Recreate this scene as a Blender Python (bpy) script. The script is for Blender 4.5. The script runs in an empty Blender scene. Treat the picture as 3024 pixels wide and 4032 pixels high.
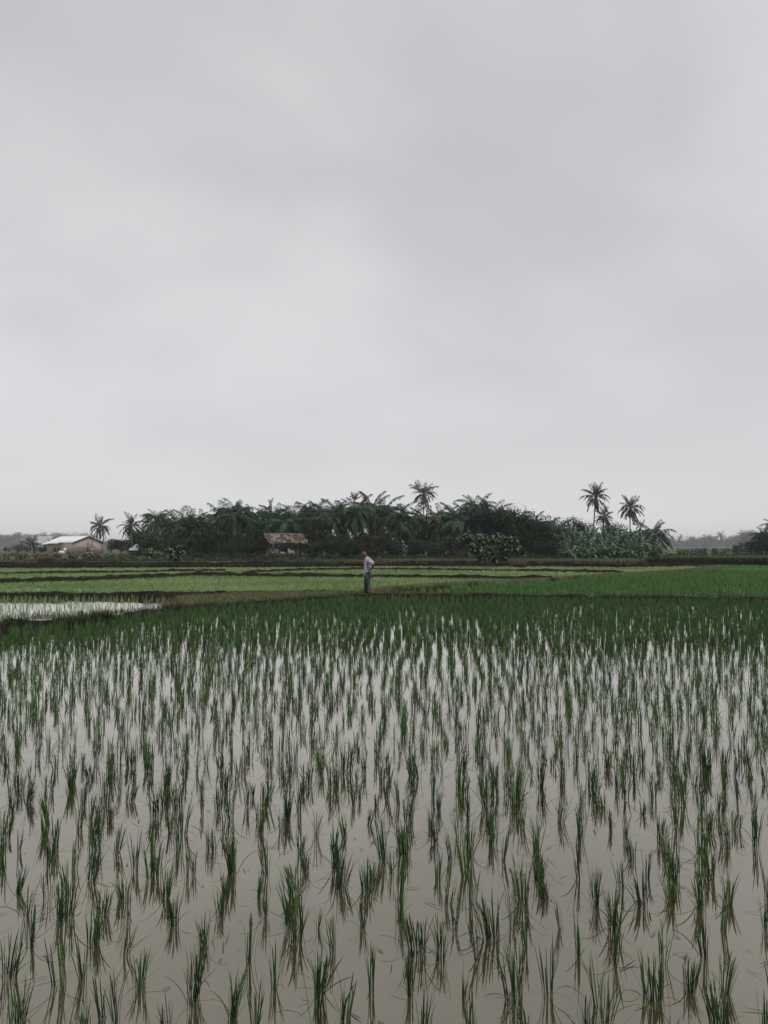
import bpy, bmesh, math, random
import numpy as np
from mathutils import Vector, Matrix

# ------------------------------------------------------------------ camera
R = math.radians
sc = bpy.context.scene
FPX, W0, H0PX, HOR, CAMH = 2912.0, 3024.0, 4032.0, 2150.0, 2.1
PITCH = math.atan((HOR - H0PX / 2) / FPX)
cam_d = bpy.data.cameras.new('camera'); cam = bpy.data.objects.new('camera', cam_d)
sc.collection.objects.link(cam); sc.camera = cam
cam.location = (0, 0, CAMH); cam.rotation_euler = (math.pi / 2 + PITCH, 0, 0)
cam_d.sensor_fit = 'VERTICAL'; cam_d.sensor_height = 36.0; cam_d.lens = 26.0
cam_d.clip_start = 0.05; cam_d.clip_end = 8000

# ------------------------------------------------------------------ sky, sun, exposure
SUN_EL, SUN_AZ = R(58), R(128)          # azimuth clockwise from +Y: behind the camera, to the right
wd = bpy.data.worlds.new('World'); sc.world = wd; wd.use_nodes = True
nt = wd.node_tree; nt.nodes.clear()
def N(t, **kw):
    n = nt.nodes.new(t)
    for k, v in kw.items(): setattr(n, k, v)
    return n
def L(a, b): nt.links.new(a, b)
def mth(op, a, b=None, c=None, clamp=False):
    n = N('ShaderNodeMath', operation=op); n.use_clamp = clamp
    for i, v in enumerate((a, b, c)):
        if v is None: continue
        if isinstance(v, (int, float)): n.inputs[i].default_value = v
        else: L(v, n.inputs[i])
    return n.outputs[0]
tc = N('ShaderNodeTexCoord'); sep = N('ShaderNodeSeparateXYZ'); L(tc.outputs['Generated'], sep.inputs[0])
zc = mth('MAXIMUM', sep.outputs[2], 0.0)
den = mth('ADD', zc, 0.34)
cmb = N('ShaderNodeCombineXYZ'); L(mth('DIVIDE', sep.outputs[0], den), cmb.inputs[0]); L(mth('DIVIDE', sep.outputs[1], den), cmb.inputs[1])
cmb.inputs[2].default_value = 3.1
def noise(scale, detail, rough, off, dist=0.0):
    mp = N('ShaderNodeMapping'); L(cmb.outputs[0], mp.inputs[0]); mp.inputs['Location'].default_value = off
    n = N('ShaderNodeTexNoise'); L(mp.outputs[0], n.inputs['Vector'])
    n.inputs['Scale'].default_value = scale; n.inputs['Detail'].default_value = detail
    n.inputs['Roughness'].default_value = rough; n.inputs['Distortion'].default_value = dist
    return n.outputs[0]
n1 = noise(0.95, 3.0, 0.42, (0.4, 1.7, 0), 0.5)
n2 = noise(2.6, 3.0, 0.45, (5.1, 2.2, 1), 0.4)
n3 = noise(5.5, 6.0, 0.55, (1.7, 8.2, 2), 0.8)
f = mth('ADD', mth('ADD', mth('MULTIPLY', n1, 0.70), mth('MULTIPLY', n2, 0.24)), mth('MULTIPLY', n3, 0.06))
def blob(cx, cy, sx_, sy_, amp):
    ax = mth('MULTIPLY', mth('SUBTRACT', px_o, cx), 1 / sx_); ay = mth('MULTIPLY', mth('SUBTRACT', py_o, cy), 1 / sy_)
    r2 = mth('ADD', mth('MULTIPLY', ax, ax), mth('MULTIPLY', ay, ay))
    return mth('MULTIPLY', mth('DIVIDE', 1.0, mth('ADD', 1.0, mth('MULTIPLY', r2, r2))), amp)
sp2 = N('ShaderNodeSeparateXYZ'); L(cmb.outputs[0], sp2.inputs[0]); px_o, py_o = sp2.outputs[0], sp2.outputs[1]
f = mth('ADD', f, mth('ADD', blob(-0.27, 1.10, 0.30, 0.34, 0.135), blob(0.38, 1.08, 0.34, 0.20, -0.075)))
plen = mth('SQRT', mth('ADD', mth('MULTIPLY', px_o, px_o), mth('MULTIPLY', py_o, py_o)))
f = mth('ADD', f, mth('MULTIPLY', mth('MULTIPLY', mth('SUBTRACT', 1.18, plen), 2.4, None, True), -0.085))
mr = N('ShaderNodeMapRange'); mr.interpolation_type = 'SMOOTHSTEP'; L(f, mr.inputs[0])
mr.inputs[1].default_value = 0.36; mr.inputs[2].default_value = 0.62
cr = N('ShaderNodeValToRGB'); L(mr.outputs[0], cr.inputs[0])
cr.color_ramp.elements[0].color = (0.478, 0.474, 0.490, 1); cr.color_ramp.elements[1].color = (0.630, 0.630, 0.638, 1)
hz = mth('POWER', mth('SUBTRACT', 1.0, zc), 3.0)
mx = N('ShaderNodeMix', data_type='RGBA'); L(mth('MULTIPLY', hz, 0.96), mx.inputs[0])
L(cr.outputs[0], mx.inputs[6]); mx.inputs[7].default_value = (0.655, 0.650, 0.660, 1)
bgc = N('ShaderNodeBackground'); L(mx.outputs[2], bgc.inputs[0]); bgc.inputs[1].default_value = 1.0
sky = N('ShaderNodeTexSky'); sky.sky_type = 'NISHITA'; sky.sun_disc = False
sky.sun_elevation = SUN_EL; sky.sun_rotation = SUN_AZ
bgs = N('ShaderNodeBackground'); L(sky.outputs[0], bgs.inputs[0]); bgs.inputs[1].default_value = 0.10
ms = N('ShaderNodeMixShader'); ms.inputs[0].default_value = 0.95
L(bgs.outputs[0], ms.inputs[1]); L(bgc.outputs[0], ms.inputs[2])
wo = N('ShaderNodeOutputWorld'); L(ms.outputs[0], wo.inputs[0])
sd = bpy.data.lights.new('sun', 'SUN'); sd.energy = 1.5; sd.angle = R(30); sd.color = (1.0, 0.97, 0.93)
so = bpy.data.objects.new('sun', sd); sc.collection.objects.link(so)
sv = Vector((math.sin(SUN_AZ) * math.cos(SUN_EL), math.cos(SUN_AZ) * math.cos(SUN_EL), math.sin(SUN_EL)))
so.rotation_euler = (-sv).to_track_quat('-Z', 'Y').to_euler(); so.location = sv * 40
vs = sc.view_settings
vs.view_transform = 'Standard'; vs.look = 'None'; vs.gamma = 1.0; vs.use_curve_mapping = False; vs.exposure = 0.2
sc.cycles.use_denoising = True; sc.cycles.denoising_input_passes = 'RGB_ALBEDO_NORMAL'; sc.cycles.denoising_prefilter = 'ACCURATE'; sc.cycles.use_adaptive_sampling = False
sc.cycles.max_bounces = 6; sc.cycles.diffuse_bounces = 3; sc.cycles.glossy_bounces = 3
sc.cycles.transmission_bounces = 3; sc.cycles.volume_bounces = 0; sc.cycles.transparent_max_bounces = 4
sc.cycles.sample_clamp_indirect = 4.0

# ------------------------------------------------------------------ helpers
rng = np.random.default_rng(7); random.seed(7)
COL = sc.collection
def ray(px, py):
    v = Vector(((px - W0 / 2) / FPX, (H0PX / 2 - py) / FPX, -1.0))
    return cam.rotation_euler.to_matrix() @ v
def G(px, py, z=0.0):                     # pixel -> point on level z
    d = ray(px, py); t = (z - CAMH) / d.z
    return Vector((d.x * t, d.y * t, z))
def AT(px, py, Y):                        # pixel -> point at depth Y
    d = ray(px, py); t = Y / d.y
    return Vector((d.x * t, Y, CAMH + d.z * t))
def tag(o, label=None, cat=None, group=None, kind=None):
    if label: o['label'] = label
    if cat: o['category'] = cat
    if group: o['group'] = group
    if kind: o['kind'] = kind
    return o
def link(name, data, parent=None):
    o = bpy.data.objects.new(name, data); COL.objects.link(o)
    if parent: o.parent = parent
    return o
def empty(name, loc, rz=0.0):
    o = link(name, None); o.location = loc; o.rotation_euler = (0, 0, rz); o.empty_display_size = 0.1
    return o
def mk(name, V, quads=None, tris=None, mat=None, tint=None, smooth=False):
    V = np.asarray(V, dtype=np.float32).reshape(-1, 3)
    me = bpy.data.meshes.new(name)
    q = np.zeros((0, 4), np.int32) if quads is None else np.asarray(quads, np.int32).reshape(-1, 4)
    t = np.zeros((0, 3), np.int32) if tris is None else np.asarray(tris, np.int32).reshape(-1, 3)
    me.vertices.add(len(V)); me.vertices.foreach_set('co', V.ravel())
    nl = q.size + t.size
    me.loops.add(nl); me.loops.foreach_set('vertex_index', np.concatenate([q.ravel(), t.ravel()]))
    npoly = len(q) + len(t)
    me.polygons.add(npoly)
    st = np.concatenate([np.arange(len(q)) * 4, q.size + np.arange(len(t)) * 3]).astype(np.int32)
    me.polygons.foreach_set('loop_start', st)
    if smooth: me.polygons.foreach_set('use_smooth', np.ones(npoly, bool))
    me.update(calc_edges=True)
    if tint is not None:
        a = me.attributes.new('tint', 'FLOAT', 'POINT'); a.data.foreach_set('value', np.asarray(tint, np.float32))
    if mat: me.materials.append(mat)
    return me
class MB:                                  # small collector: boxes, tubes, lofts
    def __init__(s): s.v, s.q, s.t = [], [], []
    def n(s): return len(s.v)
    def box(s, c, d, rz=0.0, m=None):
        o = s.n(); cz, sz = math.cos(rz), math.sin(rz)
        for k in (-1, 1):
            for j, i in ((-1, -1), (-1, 1), (1, 1), (1, -1)):
                x, y, z = i * d[0] / 2, j * d[1] / 2, k * d[2] / 2
                p = Vector((c[0] + x * cz - y * sz, c[1] + x * sz + y * cz, c[2] + z))
                s.v.append(tuple(m @ p) if m else tuple(p))
        s.q += [[o, o + 3, o + 2, o + 1], [o + 4, o + 5, o + 6, o + 7]] + [[o + i, o + (i + 1) % 4, o + 4 + (i + 1) % 4, o + 4 + i] for i in range(4)]
        return s
    def tube(s, pts, rad, n=8, cap=True, ell=None, jit=0.0):
        pts = [Vector(p) for p in pts]; o = s.n(); prev = None
        for i, p in enumerate(pts):
            t = (pts[min(i + 1, len(pts) - 1)] - pts[max(i - 1, 0)]).normalized()
            a = Vector((0, 1, 0)) if abs(t.y) < 0.9 else Vector((1, 0, 0))
            u = a.cross(t).normalized() if prev is None else (prev - t * prev.dot(t)).normalized()
            prev = u; w = t.cross(u)
            r = rad[i] if isinstance(rad, (list, tuple)) else rad
            for k in range(n):
                an = 2 * math.pi * k / n; rr = r * (1 + jit * random.uniform(-1, 1))
                e = ell if ell else (1, 1)
                s.v.append(tuple(p + u * math.cos(an) * rr * e[0] + w * math.sin(an) * rr * e[1]))
        for i in range(len(pts) - 1):
            for k in range(n):
                a, b = o + i * n + k, o + i * n + (k + 1) % n
                s.q.append([a, b, b + n, a + n])
        if cap:
            for e, sg in ((0, -1), (len(pts) - 1, 1)):
                ci = s.n(); s.v.append(tuple(pts[e]))
                for k in range(n):
                    a, b = o + e * n + k, o + e * n + (k + 1) % n
                    s.t.append([ci, a, b] if sg > 0 else [ci, b, a])
        return s
    def loft(s, rings):                    # rings: list of (cx,cy,cz,rx,ry) horizontal ellipses, capped
        n = 20; o = s.n()
        for (cx, cy, cz, rx, ry) in rings:
            for k in range(n):
                an = 2 * math.pi * k / n
                s.v.append((cx + rx * math.cos(an), cy + ry * math.sin(an), cz))
        for i in range(len(rings) - 1):
            for k in range(n):
                a, b = o + i * n + k, o + i * n + (k + 1) % n
                s.q.append([a, b, b + n, a + n])
        for e in (0, len(rings) - 1):
            ci = s.n(); s.v.append(rings[e][:3])
            for k in range(n):
                a, b = o + e * n + k, o + e * n + (k + 1) % n
                s.t.append([ci, b, a] if e == 0 else [ci, a, b])
        return s
    def ball(s, c, r, rot=None, nu=14, nv=10):
        o = s.n(); c = Vector(c)
        for j in range(nv + 1):
            th = math.pi * j / nv
            for k in range(nu):
                ph = 2 * math.pi * k / nu
                p = Vector((r[0] * math.sin(th) * math.cos(ph), r[1] * math.sin(th) * math.sin(ph), r[2] * math.cos(th)))
                if rot: p = rot @ p
                s.v.append(tuple(c + p))
        for j in range(nv):
            for k in range(nu):
                a, b = o + j * nu + k, o + j * nu + (k + 1) % nu
                s.q.append([a, a + nu, b + nu, b])
        return s
    def face(s, *pts):
        o = s.n(); s.v += [tuple(p) for p in pts]
        (s.q if len(pts) == 4 else s.t).append([o + i for i in range(len(pts))]); return s
    def mesh(s, name, mat, smooth=False):
        return mk(name, np.array(s.v), np.array(s.q) if s.q else None, np.array(s.t) if s.t else None, mat, None, smooth)
    def build(s, name, mat, parent=None, smooth=False): return link(name, s.mesh(name, mat, smooth), parent)

# --- materials
def newmat(name):
    m = bpy.data.materials.new(name); m.use_nodes = True; t = m.node_tree; t.nodes.clear()
    o = t.nodes.new('ShaderNodeOutputMaterial'); return m, t, o
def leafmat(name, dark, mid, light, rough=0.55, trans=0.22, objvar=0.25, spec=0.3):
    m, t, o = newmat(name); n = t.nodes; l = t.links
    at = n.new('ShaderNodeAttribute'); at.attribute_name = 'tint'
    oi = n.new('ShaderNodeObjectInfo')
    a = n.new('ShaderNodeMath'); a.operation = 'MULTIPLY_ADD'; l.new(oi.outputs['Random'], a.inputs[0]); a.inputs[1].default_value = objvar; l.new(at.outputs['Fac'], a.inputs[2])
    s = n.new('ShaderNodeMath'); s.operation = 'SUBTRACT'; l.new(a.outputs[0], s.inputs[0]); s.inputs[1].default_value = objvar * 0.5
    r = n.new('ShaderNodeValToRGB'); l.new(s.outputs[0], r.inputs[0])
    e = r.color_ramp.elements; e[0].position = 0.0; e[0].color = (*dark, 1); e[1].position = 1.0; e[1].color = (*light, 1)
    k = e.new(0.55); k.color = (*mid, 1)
    b = n.new('ShaderNodeBsdfPrincipled'); l.new(r.outputs[0], b.inputs['Base Color']); b.inputs['Roughness'].default_value = rough
    b.inputs['Specular IOR Level'].default_value = spec
    if trans > 0:
        tr = n.new('ShaderNodeBsdfTranslucent'); l.new(r.outputs[0], tr.inputs[0])
        mxs = n.new('ShaderNodeMixShader'); mxs.inputs[0].default_value = trans
        l.new(b.outputs[0], mxs.inputs[1]); l.new(tr.outputs[0], mxs.inputs[2]); l.new(mxs.outputs[0], o.inputs[0])
    else: l.new(b.outputs[0], o.inputs[0])
    return m
def noisemat(name, stops, scale=3.0, detail=6.0, rough=0.85, bump=0.0, bscale=None, spec=0.25, stretch=None, metal=0.0):
    m, t, o = newmat(name); n = t.nodes; l = t.links
    tcd = n.new('ShaderNodeTexCoord'); src = tcd.outputs['Object']
    if stretch:
        mp = n.new('ShaderNodeMapping'); l.new(src, mp.inputs[0]); mp.inputs['Scale'].default_value = stretch; src = mp.outputs[0]
    nz = n.new('ShaderNodeTexNoise'); l.new(src, nz.inputs['Vector']); nz.inputs['Scale'].default_value = scale; nz.inputs['Detail'].default_value = detail; nz.inputs['Roughness'].default_value = 0.6
    r = n.new('ShaderNodeValToRGB'); l.new(nz.outputs[0], r.inputs[0]); e = r.color_ramp.elements
    e[0].position, e[0].color = stops[0][0], (*stops[0][1], 1); e[1].position, e[1].color = stops[-1][0], (*stops[-1][1], 1)
    for p, c in stops[1:-1]: k = e.new(p); k.color = (*c, 1)
    b = n.new('ShaderNodeBsdfPrincipled'); l.new(r.outputs[0], b.inputs['Base Color']); b.inputs['Roughness'].default_value = rough
    b.inputs['Specular IOR Level'].default_value = spec; b.inputs['Metallic'].default_value = metal
    if bump:
        n2_ = n.new('ShaderNodeTexNoise'); l.new(src, n2_.inputs['Vector']); n2_.inputs['Scale'].default_value = bscale or scale * 4; n2_.inputs['Detail'].default_value = 5
        bp = n.new('ShaderNodeBump'); bp.inputs['Strength'].default_value = bump; bp.inputs['Distance'].default_value = 0.05
        l.new(n2_.outputs[0], bp.inputs['Height']); l.new(bp.outputs[0], b.inputs['Normal'])
    l.new(b.outputs[0], o.inputs[0]); return m

M = {}
M['rice'] = leafmat('rice_leaf', (0.011, 0.028, 0.009), (0.030, 0.074, 0.019), (0.12, 0.195, 0.046), 0.5, 0.14, 0.3, 0.25)
M['rice_far'] = leafmat('rice_field_leaf', (0.017, 0.046, 0.014), (0.047, 0.112, 0.029), (0.15, 0.25, 0.065), 0.5, 0.16, 0.0)
M['nursery'] = leafmat('nursery_leaf', (0.090, 0.165, 0.052), (0.200, 0.315, 0.108), (0.38, 0.46, 0.21), 0.6, 0.3, 0.0)
M['deepgreen'] = leafmat('deep_green_leaf', (0.024, 0.076, 0.020), (0.070, 0.175, 0.046), (0.18, 0.34, 0.09), 0.55, 0.25, 0.0)
M['bundgrass'] = leafmat('bund_grass', (0.020, 0.034, 0.010), (0.055, 0.075, 0.020), (0.17, 0.16, 0.07), 0.7, 0.2, 0.0)
M['drygrass'] = leafmat('dry_grass', (0.07, 0.05, 0.028), (0.16, 0.12, 0.07), (0.30, 0.24, 0.15), 0.8, 0.15, 0.0)
M['bankgrass'] = leafmat('bank_grass', (0.030, 0.056, 0.018), (0.080, 0.128, 0.038), (0.19, 0.23, 0.085), 0.7, 0.2, 0.0)
M['oilpalm'] = leafmat('oil_palm_leaf', (0.006, 0.020, 0.011), (0.022, 0.056, 0.029), (0.090, 0.155, 0.078), 0.45, 0.05, 0.6, 0.15)
M['coconut'] = leafmat('coconut_leaf', (0.014, 0.024, 0.013), (0.030, 0.046, 0.023), (0.09, 0.10, 0.052), 0.5, 0.12, 0.5, 0.2)
M['banana'] = leafmat('banana_leaf', (0.022, 0.048, 0.026), (0.052, 0.104, 0.056), (0.135, 0.205, 0.115), 0.42, 0.2, 0.6, 0.4)
M['yellowleaf'] = leafmat('yellow_leaf', (0.12, 0.10, 0.035), (0.24, 0.20, 0.075), (0.40, 0.35, 0.16), 0.6, 0.2, 0.3)
M['bush'] = leafmat('bush_leaf', (0.004, 0.011, 0.006), (0.012, 0.027, 0.012), (0.050, 0.078, 0.032), 0.55, 0.10, 0.3, .12)
M['olive'] = leafmat('olive_leaf', (0.007, 0.012, 0.006), (0.019, 0.028, 0.012), (0.11, 0.115, 0.045), 0.55, 0.10, 0.3, .12)
M['bright'] = leafmat('bright_bush_leaf', (0.030, 0.060, 0.026), (0.075, 0.140, 0.062), (0.17, 0.26, 0.125), 0.5, 0.2, 0.3)
M['hedge'] = leafmat('hedge_leaf', (0.008, 0.017, 0.007), (0.019, 0.036, 0.014), (0.055, 0.085, 0.032), 0.6, 0.15, 0.0)
M['fartree'] = leafmat('far_tree_leaf', (0.018, 0.030, 0.014), (0.036, 0.056, 0.026), (0.07, 0.095, 0.045), 0.6, 0.1, 0.4)
M['bark'] = noisemat('bark', [(0.3, (0.05, 0.042, 0.034)), (0.7, (0.15, 0.13, 0.11))], 6, rough=0.9, bump=0.4)
M['palmbark'] = noisemat('palm_bark', [(0.3, (0.10, 0.09, 0.075)), (0.7, (0.26, 0.24, 0.21))], 5, rough=0.9, bump=0.4, stretch=(1, 1, 4))
M['soil'] = noisemat('wet_soil', [(0.3, (0.009, 0.0085, 0.007)), (0.52, (0.017, 0.0155, 0.012)), (0.76, (0.034, 0.031, 0.024))], 3.0, rough=0.9, bump=0.8, bscale=9, spec=.04)
M['banksoil'] = noisemat('bank_soil', [(0.3, (0.007, 0.0065, 0.006)), (0.55, (0.016, 0.014, 0.011)), (0.80, (0.06, 0.048, 0.034))], 1.6, rough=0.95, bump=0.8, bscale=7, spec=.04)
M['path'] = noisemat('dry_path', [(0.3, (0.10, 0.085, 0.055)), (0.7, (0.26, 0.22, 0.15))], 2.0, rough=0.95, bump=0.3)
M['ground'] = noisemat('field_ground', [(0.3, (0.035, 0.042, 0.018)), (0.5, (0.065, 0.080, 0.028)), (0.72, (0.13, 0.12, 0.06))], 0.35, rough=0.95, bump=0.5, bscale=3)
M['bananastem'] = noisemat('banana_stem', [(0.3, (.022, .026, .014)), (0.7, (.055, .058, .035))], 5, rough=.8)
M['bamboo'] = noisemat('dry_bamboo', [(0.3, (0.14, 0.125, 0.09)), (0.7, (0.28, 0.25, 0.185))], 8, rough=0.7)

# muddy water: opaque silt under a mirror-like skin
m, t, o = newmat('muddy_water'); n = t.nodes; l = t.links
tcd = n.new('ShaderNodeTexCoord')
nz = n.new('ShaderNodeTexNoise'); l.new(tcd.outputs['Object'], nz.inputs['Vector']); nz.inputs['Scale'].default_value = 0.8; nz.inputs['Detail'].default_value = 6; nz.inputs['Roughness'].default_value = 0.6
r = n.new('ShaderNodeValToRGB'); l.new(nz.outputs[0], r.inputs[0]); e = r.color_ramp.elements
e[0].position, e[0].color = 0.3, (0.036, 0.0318, 0.0185, 1); e[1].position, e[1].color = 0.7, (0.056, 0.0495, 0.029, 1)
b = n.new('ShaderNodeBsdfPrincipled'); l.new(r.outputs[0], b.inputs['Base Color'])
b.inputs['Roughness'].default_value = 0.03; b.inputs['IOR'].default_value = 2.3; b.inputs['Coat Weight'].default_value = 1.0; b.inputs['Coat IOR'].default_value = 1.65; b.inputs['Coat Roughness'].default_value = 0.03; b.inputs['Coat Tint'].default_value = (1.0, 0.965, 0.855, 1); b.inputs['Specular IOR Level'].default_value = 0.5; b.inputs['Specular Tint'].default_value = (1.0, 0.955, 0.83, 1)
nz2 = n.new('ShaderNodeTexNoise'); l.new(tcd.outputs['Object'], nz2.inputs['Vector']); nz2.inputs['Scale'].default_value = 6; nz2.inputs['Detail'].default_value = 2
bp = n.new('ShaderNodeBump'); bp.inputs['Strength'].default_value = 0.025; bp.inputs['Distance'].default_value = 0.02
l.new(nz2.outputs[0], bp.inputs['Height']); l.new(bp.outputs[0], b.inputs['Normal']); l.new(bp.outputs[0], b.inputs['Coat Normal']); l.new(b.outputs[0], o.inputs[0]); M['water'] = m

# --- blades (grass, rice): quads with a triangle tip
def blades(base, h, az, lean, bend, w, nseg, tint, power=1.4, twist=0.5, gen=rng):
    n = len(base); s = np.linspace(0, 1, nseg + 1)
    pos = np.zeros((n, nseg + 1, 3)); pos[:, 0] = base
    dx, dy = np.cos(az), np.sin(az)
    for i in range(nseg):
        sm = (s[i] + s[i + 1]) / 2; th = lean + bend * sm ** power; st = h / nseg
        pos[:, i + 1, 0] = pos[:, i, 0] + st * np.sin(th) * dx
        pos[:, i + 1, 1] = pos[:, i, 1] + st * np.sin(th) * dy
        pos[:, i + 1, 2] = pos[:, i, 2] + st * np.cos(th)
    pos[:, :, 2] = np.maximum(pos[:, :, 2], base[:, None, 2] + 0.003 * (np.arange(nseg + 1) > 0))
    wa = az + np.pi / 2 + gen.uniform(-twist, twist, n)
    wx, wy = np.cos(wa), np.sin(wa)
    V = np.zeros((n, 2 * nseg + 1, 3)); prof = [0.62 + 0.55 * si - 1.0 * max(0, si - 0.45) for si in s]
    for i in range(nseg):
        hw = 0.5 * w * prof[i]
        V[:, 2 * i] = pos[:, i]; V[:, 2 * i + 1] = pos[:, i]
        V[:, 2 * i, 0] -= hw * wx; V[:, 2 * i, 1] -= hw * wy
        V[:, 2 * i + 1, 0] += hw * wx; V[:, 2 * i + 1, 1] += hw * wy
    V[:, 2 * nseg] = pos[:, nseg]
    nv = 2 * nseg + 1; off = (np.arange(n) * nv)[:, None]
    Q = np.concatenate([off + np.array([[2 * i, 2 * i + 1, 2 * i + 3, 2 * i + 2]]) for i in range(nseg - 1)], 0) if nseg > 1 else np.zeros((0, 4))
    T = off + np.array([[2 * nseg - 2, 2 * nseg - 1, 2 * nseg]])
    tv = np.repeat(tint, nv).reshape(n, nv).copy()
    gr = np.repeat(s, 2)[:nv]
    tv = np.clip(tv + (gr[None, :] - 0.5) * 0.35, 0, 1)  # shade among the stems painted into the tint: foot darker, tip lighter
    return V.reshape(-1, 3), Q, T, tv.ravel()
def merge(parts):
    Vs, Qs, Ts, Ks, o = [], [], [], [], 0
    for V, Q, T, k in parts:
        Vs.append(V); Qs.append(Q.reshape(-1, 4) + o); Ts.append(T.reshape(-1, 3) + o); Ks.append(k); o += len(V)
    return np.concatenate(Vs), np.concatenate(Qs), np.concatenate(Ts), np.concatenate(Ks)
def blade_obj(name, P, mat):
    V, Q, T, k = P; return link(name, mk(name, V, Q, T, mat, k))

# --- leaf clouds
def leaf_cloud(lobes, n, size, gen=rng, inner=0.45, aspect=0.5, upb=0.6):
    vol = np.array([l_[1][0] * l_[1][1] * l_[1][2] for l_ in lobes]) ** 0.7; pr = vol / vol.sum()
    idx = gen.choice(len(lobes), n, p=pr)
    c = np.array([l_[0] for l_ in lobes])[idx]; r_ = np.array([l_[1] for l_ in lobes])[idx]
    d = gen.normal(size=(n, 3)); d /= np.linalg.norm(d, axis=1)[:, None]
    rad = gen.uniform(inner ** 2, 1.0, n) ** 0.5 * (1 + 0.12 * gen.normal(size=n))
    p = c + d * r_ * rad[:, None]
    nr = d * 0.7 + gen.normal(size=(n, 3)) * 0.65 + np.array([0, 0, upb]); nr /= np.linalg.norm(nr, axis=1)[:, None]
    a = np.cross(nr, gen.normal(size=(n, 3))); a /= np.linalg.norm(a, axis=1)[:, None]
    b_ = np.cross(nr, a); s = size * gen.uniform(0.6, 1.35, n)
    V = np.zeros((n, 4, 3)); hl = (s / 2)[:, None]; hw = (s * aspect / 2)[:, None]
    V[:, 0] = p - a * hl; V[:, 1] = p + b_ * hw - nr * hw * 0.25; V[:, 2] = p + a * hl - nr * hl * 0.3; V[:, 3] = p - b_ * hw - nr * hw * 0.25
    Q = (np.arange(n) * 4)[:, None] + np.arange(4)[None]
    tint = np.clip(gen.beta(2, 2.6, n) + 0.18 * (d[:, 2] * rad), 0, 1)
    return V.reshape(-1, 3), Q, np.zeros((0, 3), int), np.repeat(tint, 4)

# ------------------------------------------------------------------ layout lines taken from the photograph
def line(pts, z=0.0): return [G(x, y, z) for x, y in pts]
FRONT_L = line([(-900, 2600), (-300, 2545), (0, 2488), (200, 2470), (400, 2448), (730, 2408), (900, 2396), (1100, 2380), (1300, 2364), (1440, 2354)])
FRONT_R = line([(1440, 2354), (1700, 2358), (2024, 2361), (2400, 2364), (2800, 2369), (3024, 2373), (3500, 2382)])
BACK_L = line([(-900, 2352), (-200, 2352), (0, 2353), (300, 2352), (660, 2351), (1000, 2347), (1250, 2346), (1440, 2350)])
DIAG = line([(1500, 2343), (1600, 2322), (1862, 2306), (2160, 2290), (2400, 2272), (2627, 2258), (2760, 2247), (2850, 2240)])
RFAR = line([(2590, 2262), (2700, 2256), (3024, 2261), (3500, 2266)])
BUND2 = line([(-700, 2312), (0, 2299), (300, 2290), (600, 2278), (750, 2270), (900, 2270), (1100, 2274), (1460, 2276), (1900, 2280), (2170, 2287)])
BUND3L = line([(-700, 2264), (0, 2262), (400, 2258), (760, 2252), (890, 2251)])
BUND3R = line([(960, 2262), (1010, 2256), (1200, 2248), (1450, 2244), (1800, 2248), (2100, 2252), (2460, 2258)])
BANK = line([(-900, 2238), (0, 2239), (300, 2239), (700, 2237), (1100, 2236), (1300, 2234), (1500, 2232), (2100, 2232), (2450, 2236), (2620, 2233), (2800, 2229), (3024, 2231), (3700, 2233)])
def yfun(poly):
    xs = np.array([p.x for p in poly]); ys = np.array([p.y for p in poly]); return lambda x: np.interp(x, xs, ys)
def resample(poly, step):
    P = np.array([[p.x, p.y] for p in poly]); d = np.r_[0, np.cumsum(np.linalg.norm(np.diff(P, axis=0), axis=1))]
    s = np.arange(0, d[-1] + step * 0.5, step)
    return np.c_[np.interp(s, d, P[:, 0]), np.interp(s, d, P[:, 1])]
Yfront = yfun(FRONT_L + FRONT_R[1:]); Yback = yfun(BACK_L + FRONT_R[1:]); Ybund2 = yfun(BUND2 + [Vector((60, 48, 0))])
Ybund3 = yfun(BUND3L + BUND3R[2:] + [Vector((60, 56, 0))]); Ybank = yfun(BANK)
Ydiag = yfun(DIAG); Yrfar = yfun(RFAR)

# ------------------------------------------------------------------ ground and water
xs = np.unique(np.r_[-1500, -700, -300, -150, np.arange(-100, 101, 2.5), 150, 300, 700, 1500])
rows = [(-300, .40, 0), (-8, .40, 0), (-1.5, .42, 0), (0.6, .40, 0), (1.5, -.12, 0), (-1.2, -.12, 1), (-0.1, 0.0, 1), (0.5, .42, 1), (2, .50, 1), (8, .50, 1), (30, .5, 1), (90, .5, 1), (250, .5, 1), (700, .5, 1), (2400, .5, 1)]
V = []; gr = np.random.default_rng(3)
for (yy, zz, rel) in rows:
    for x in xs:
        V.append((x, yy + (Ybank(x) if rel else 0), zz + (gr.uniform(-.04, .04) if rel and yy > 1 and yy < 100 else 0)))
nc = len(xs); Q = [[j * nc + i, j * nc + i + 1, (j + 1) * nc + i + 1, (j + 1) * nc + i] for j in range(len(rows) - 1) for i in range(nc - 1)]
tag(link('ground', mk('ground', V, Q, None, M['ground'])), kind='structure')
wv = []; wx = np.arange(-110, 111, 5.0)
for x in wx: wv.append((x, 1.2, 0.0))
for x in wx: wv.append((x, Ybank(x) + 0.25, 0.0))
k_ = len(wx)
tag(link('water', mk('water', wv, [[i, i + 1, k_ + i + 1, k_ + i] for i in range(k_ - 1)], None, M['water'])), kind='structure')

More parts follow.
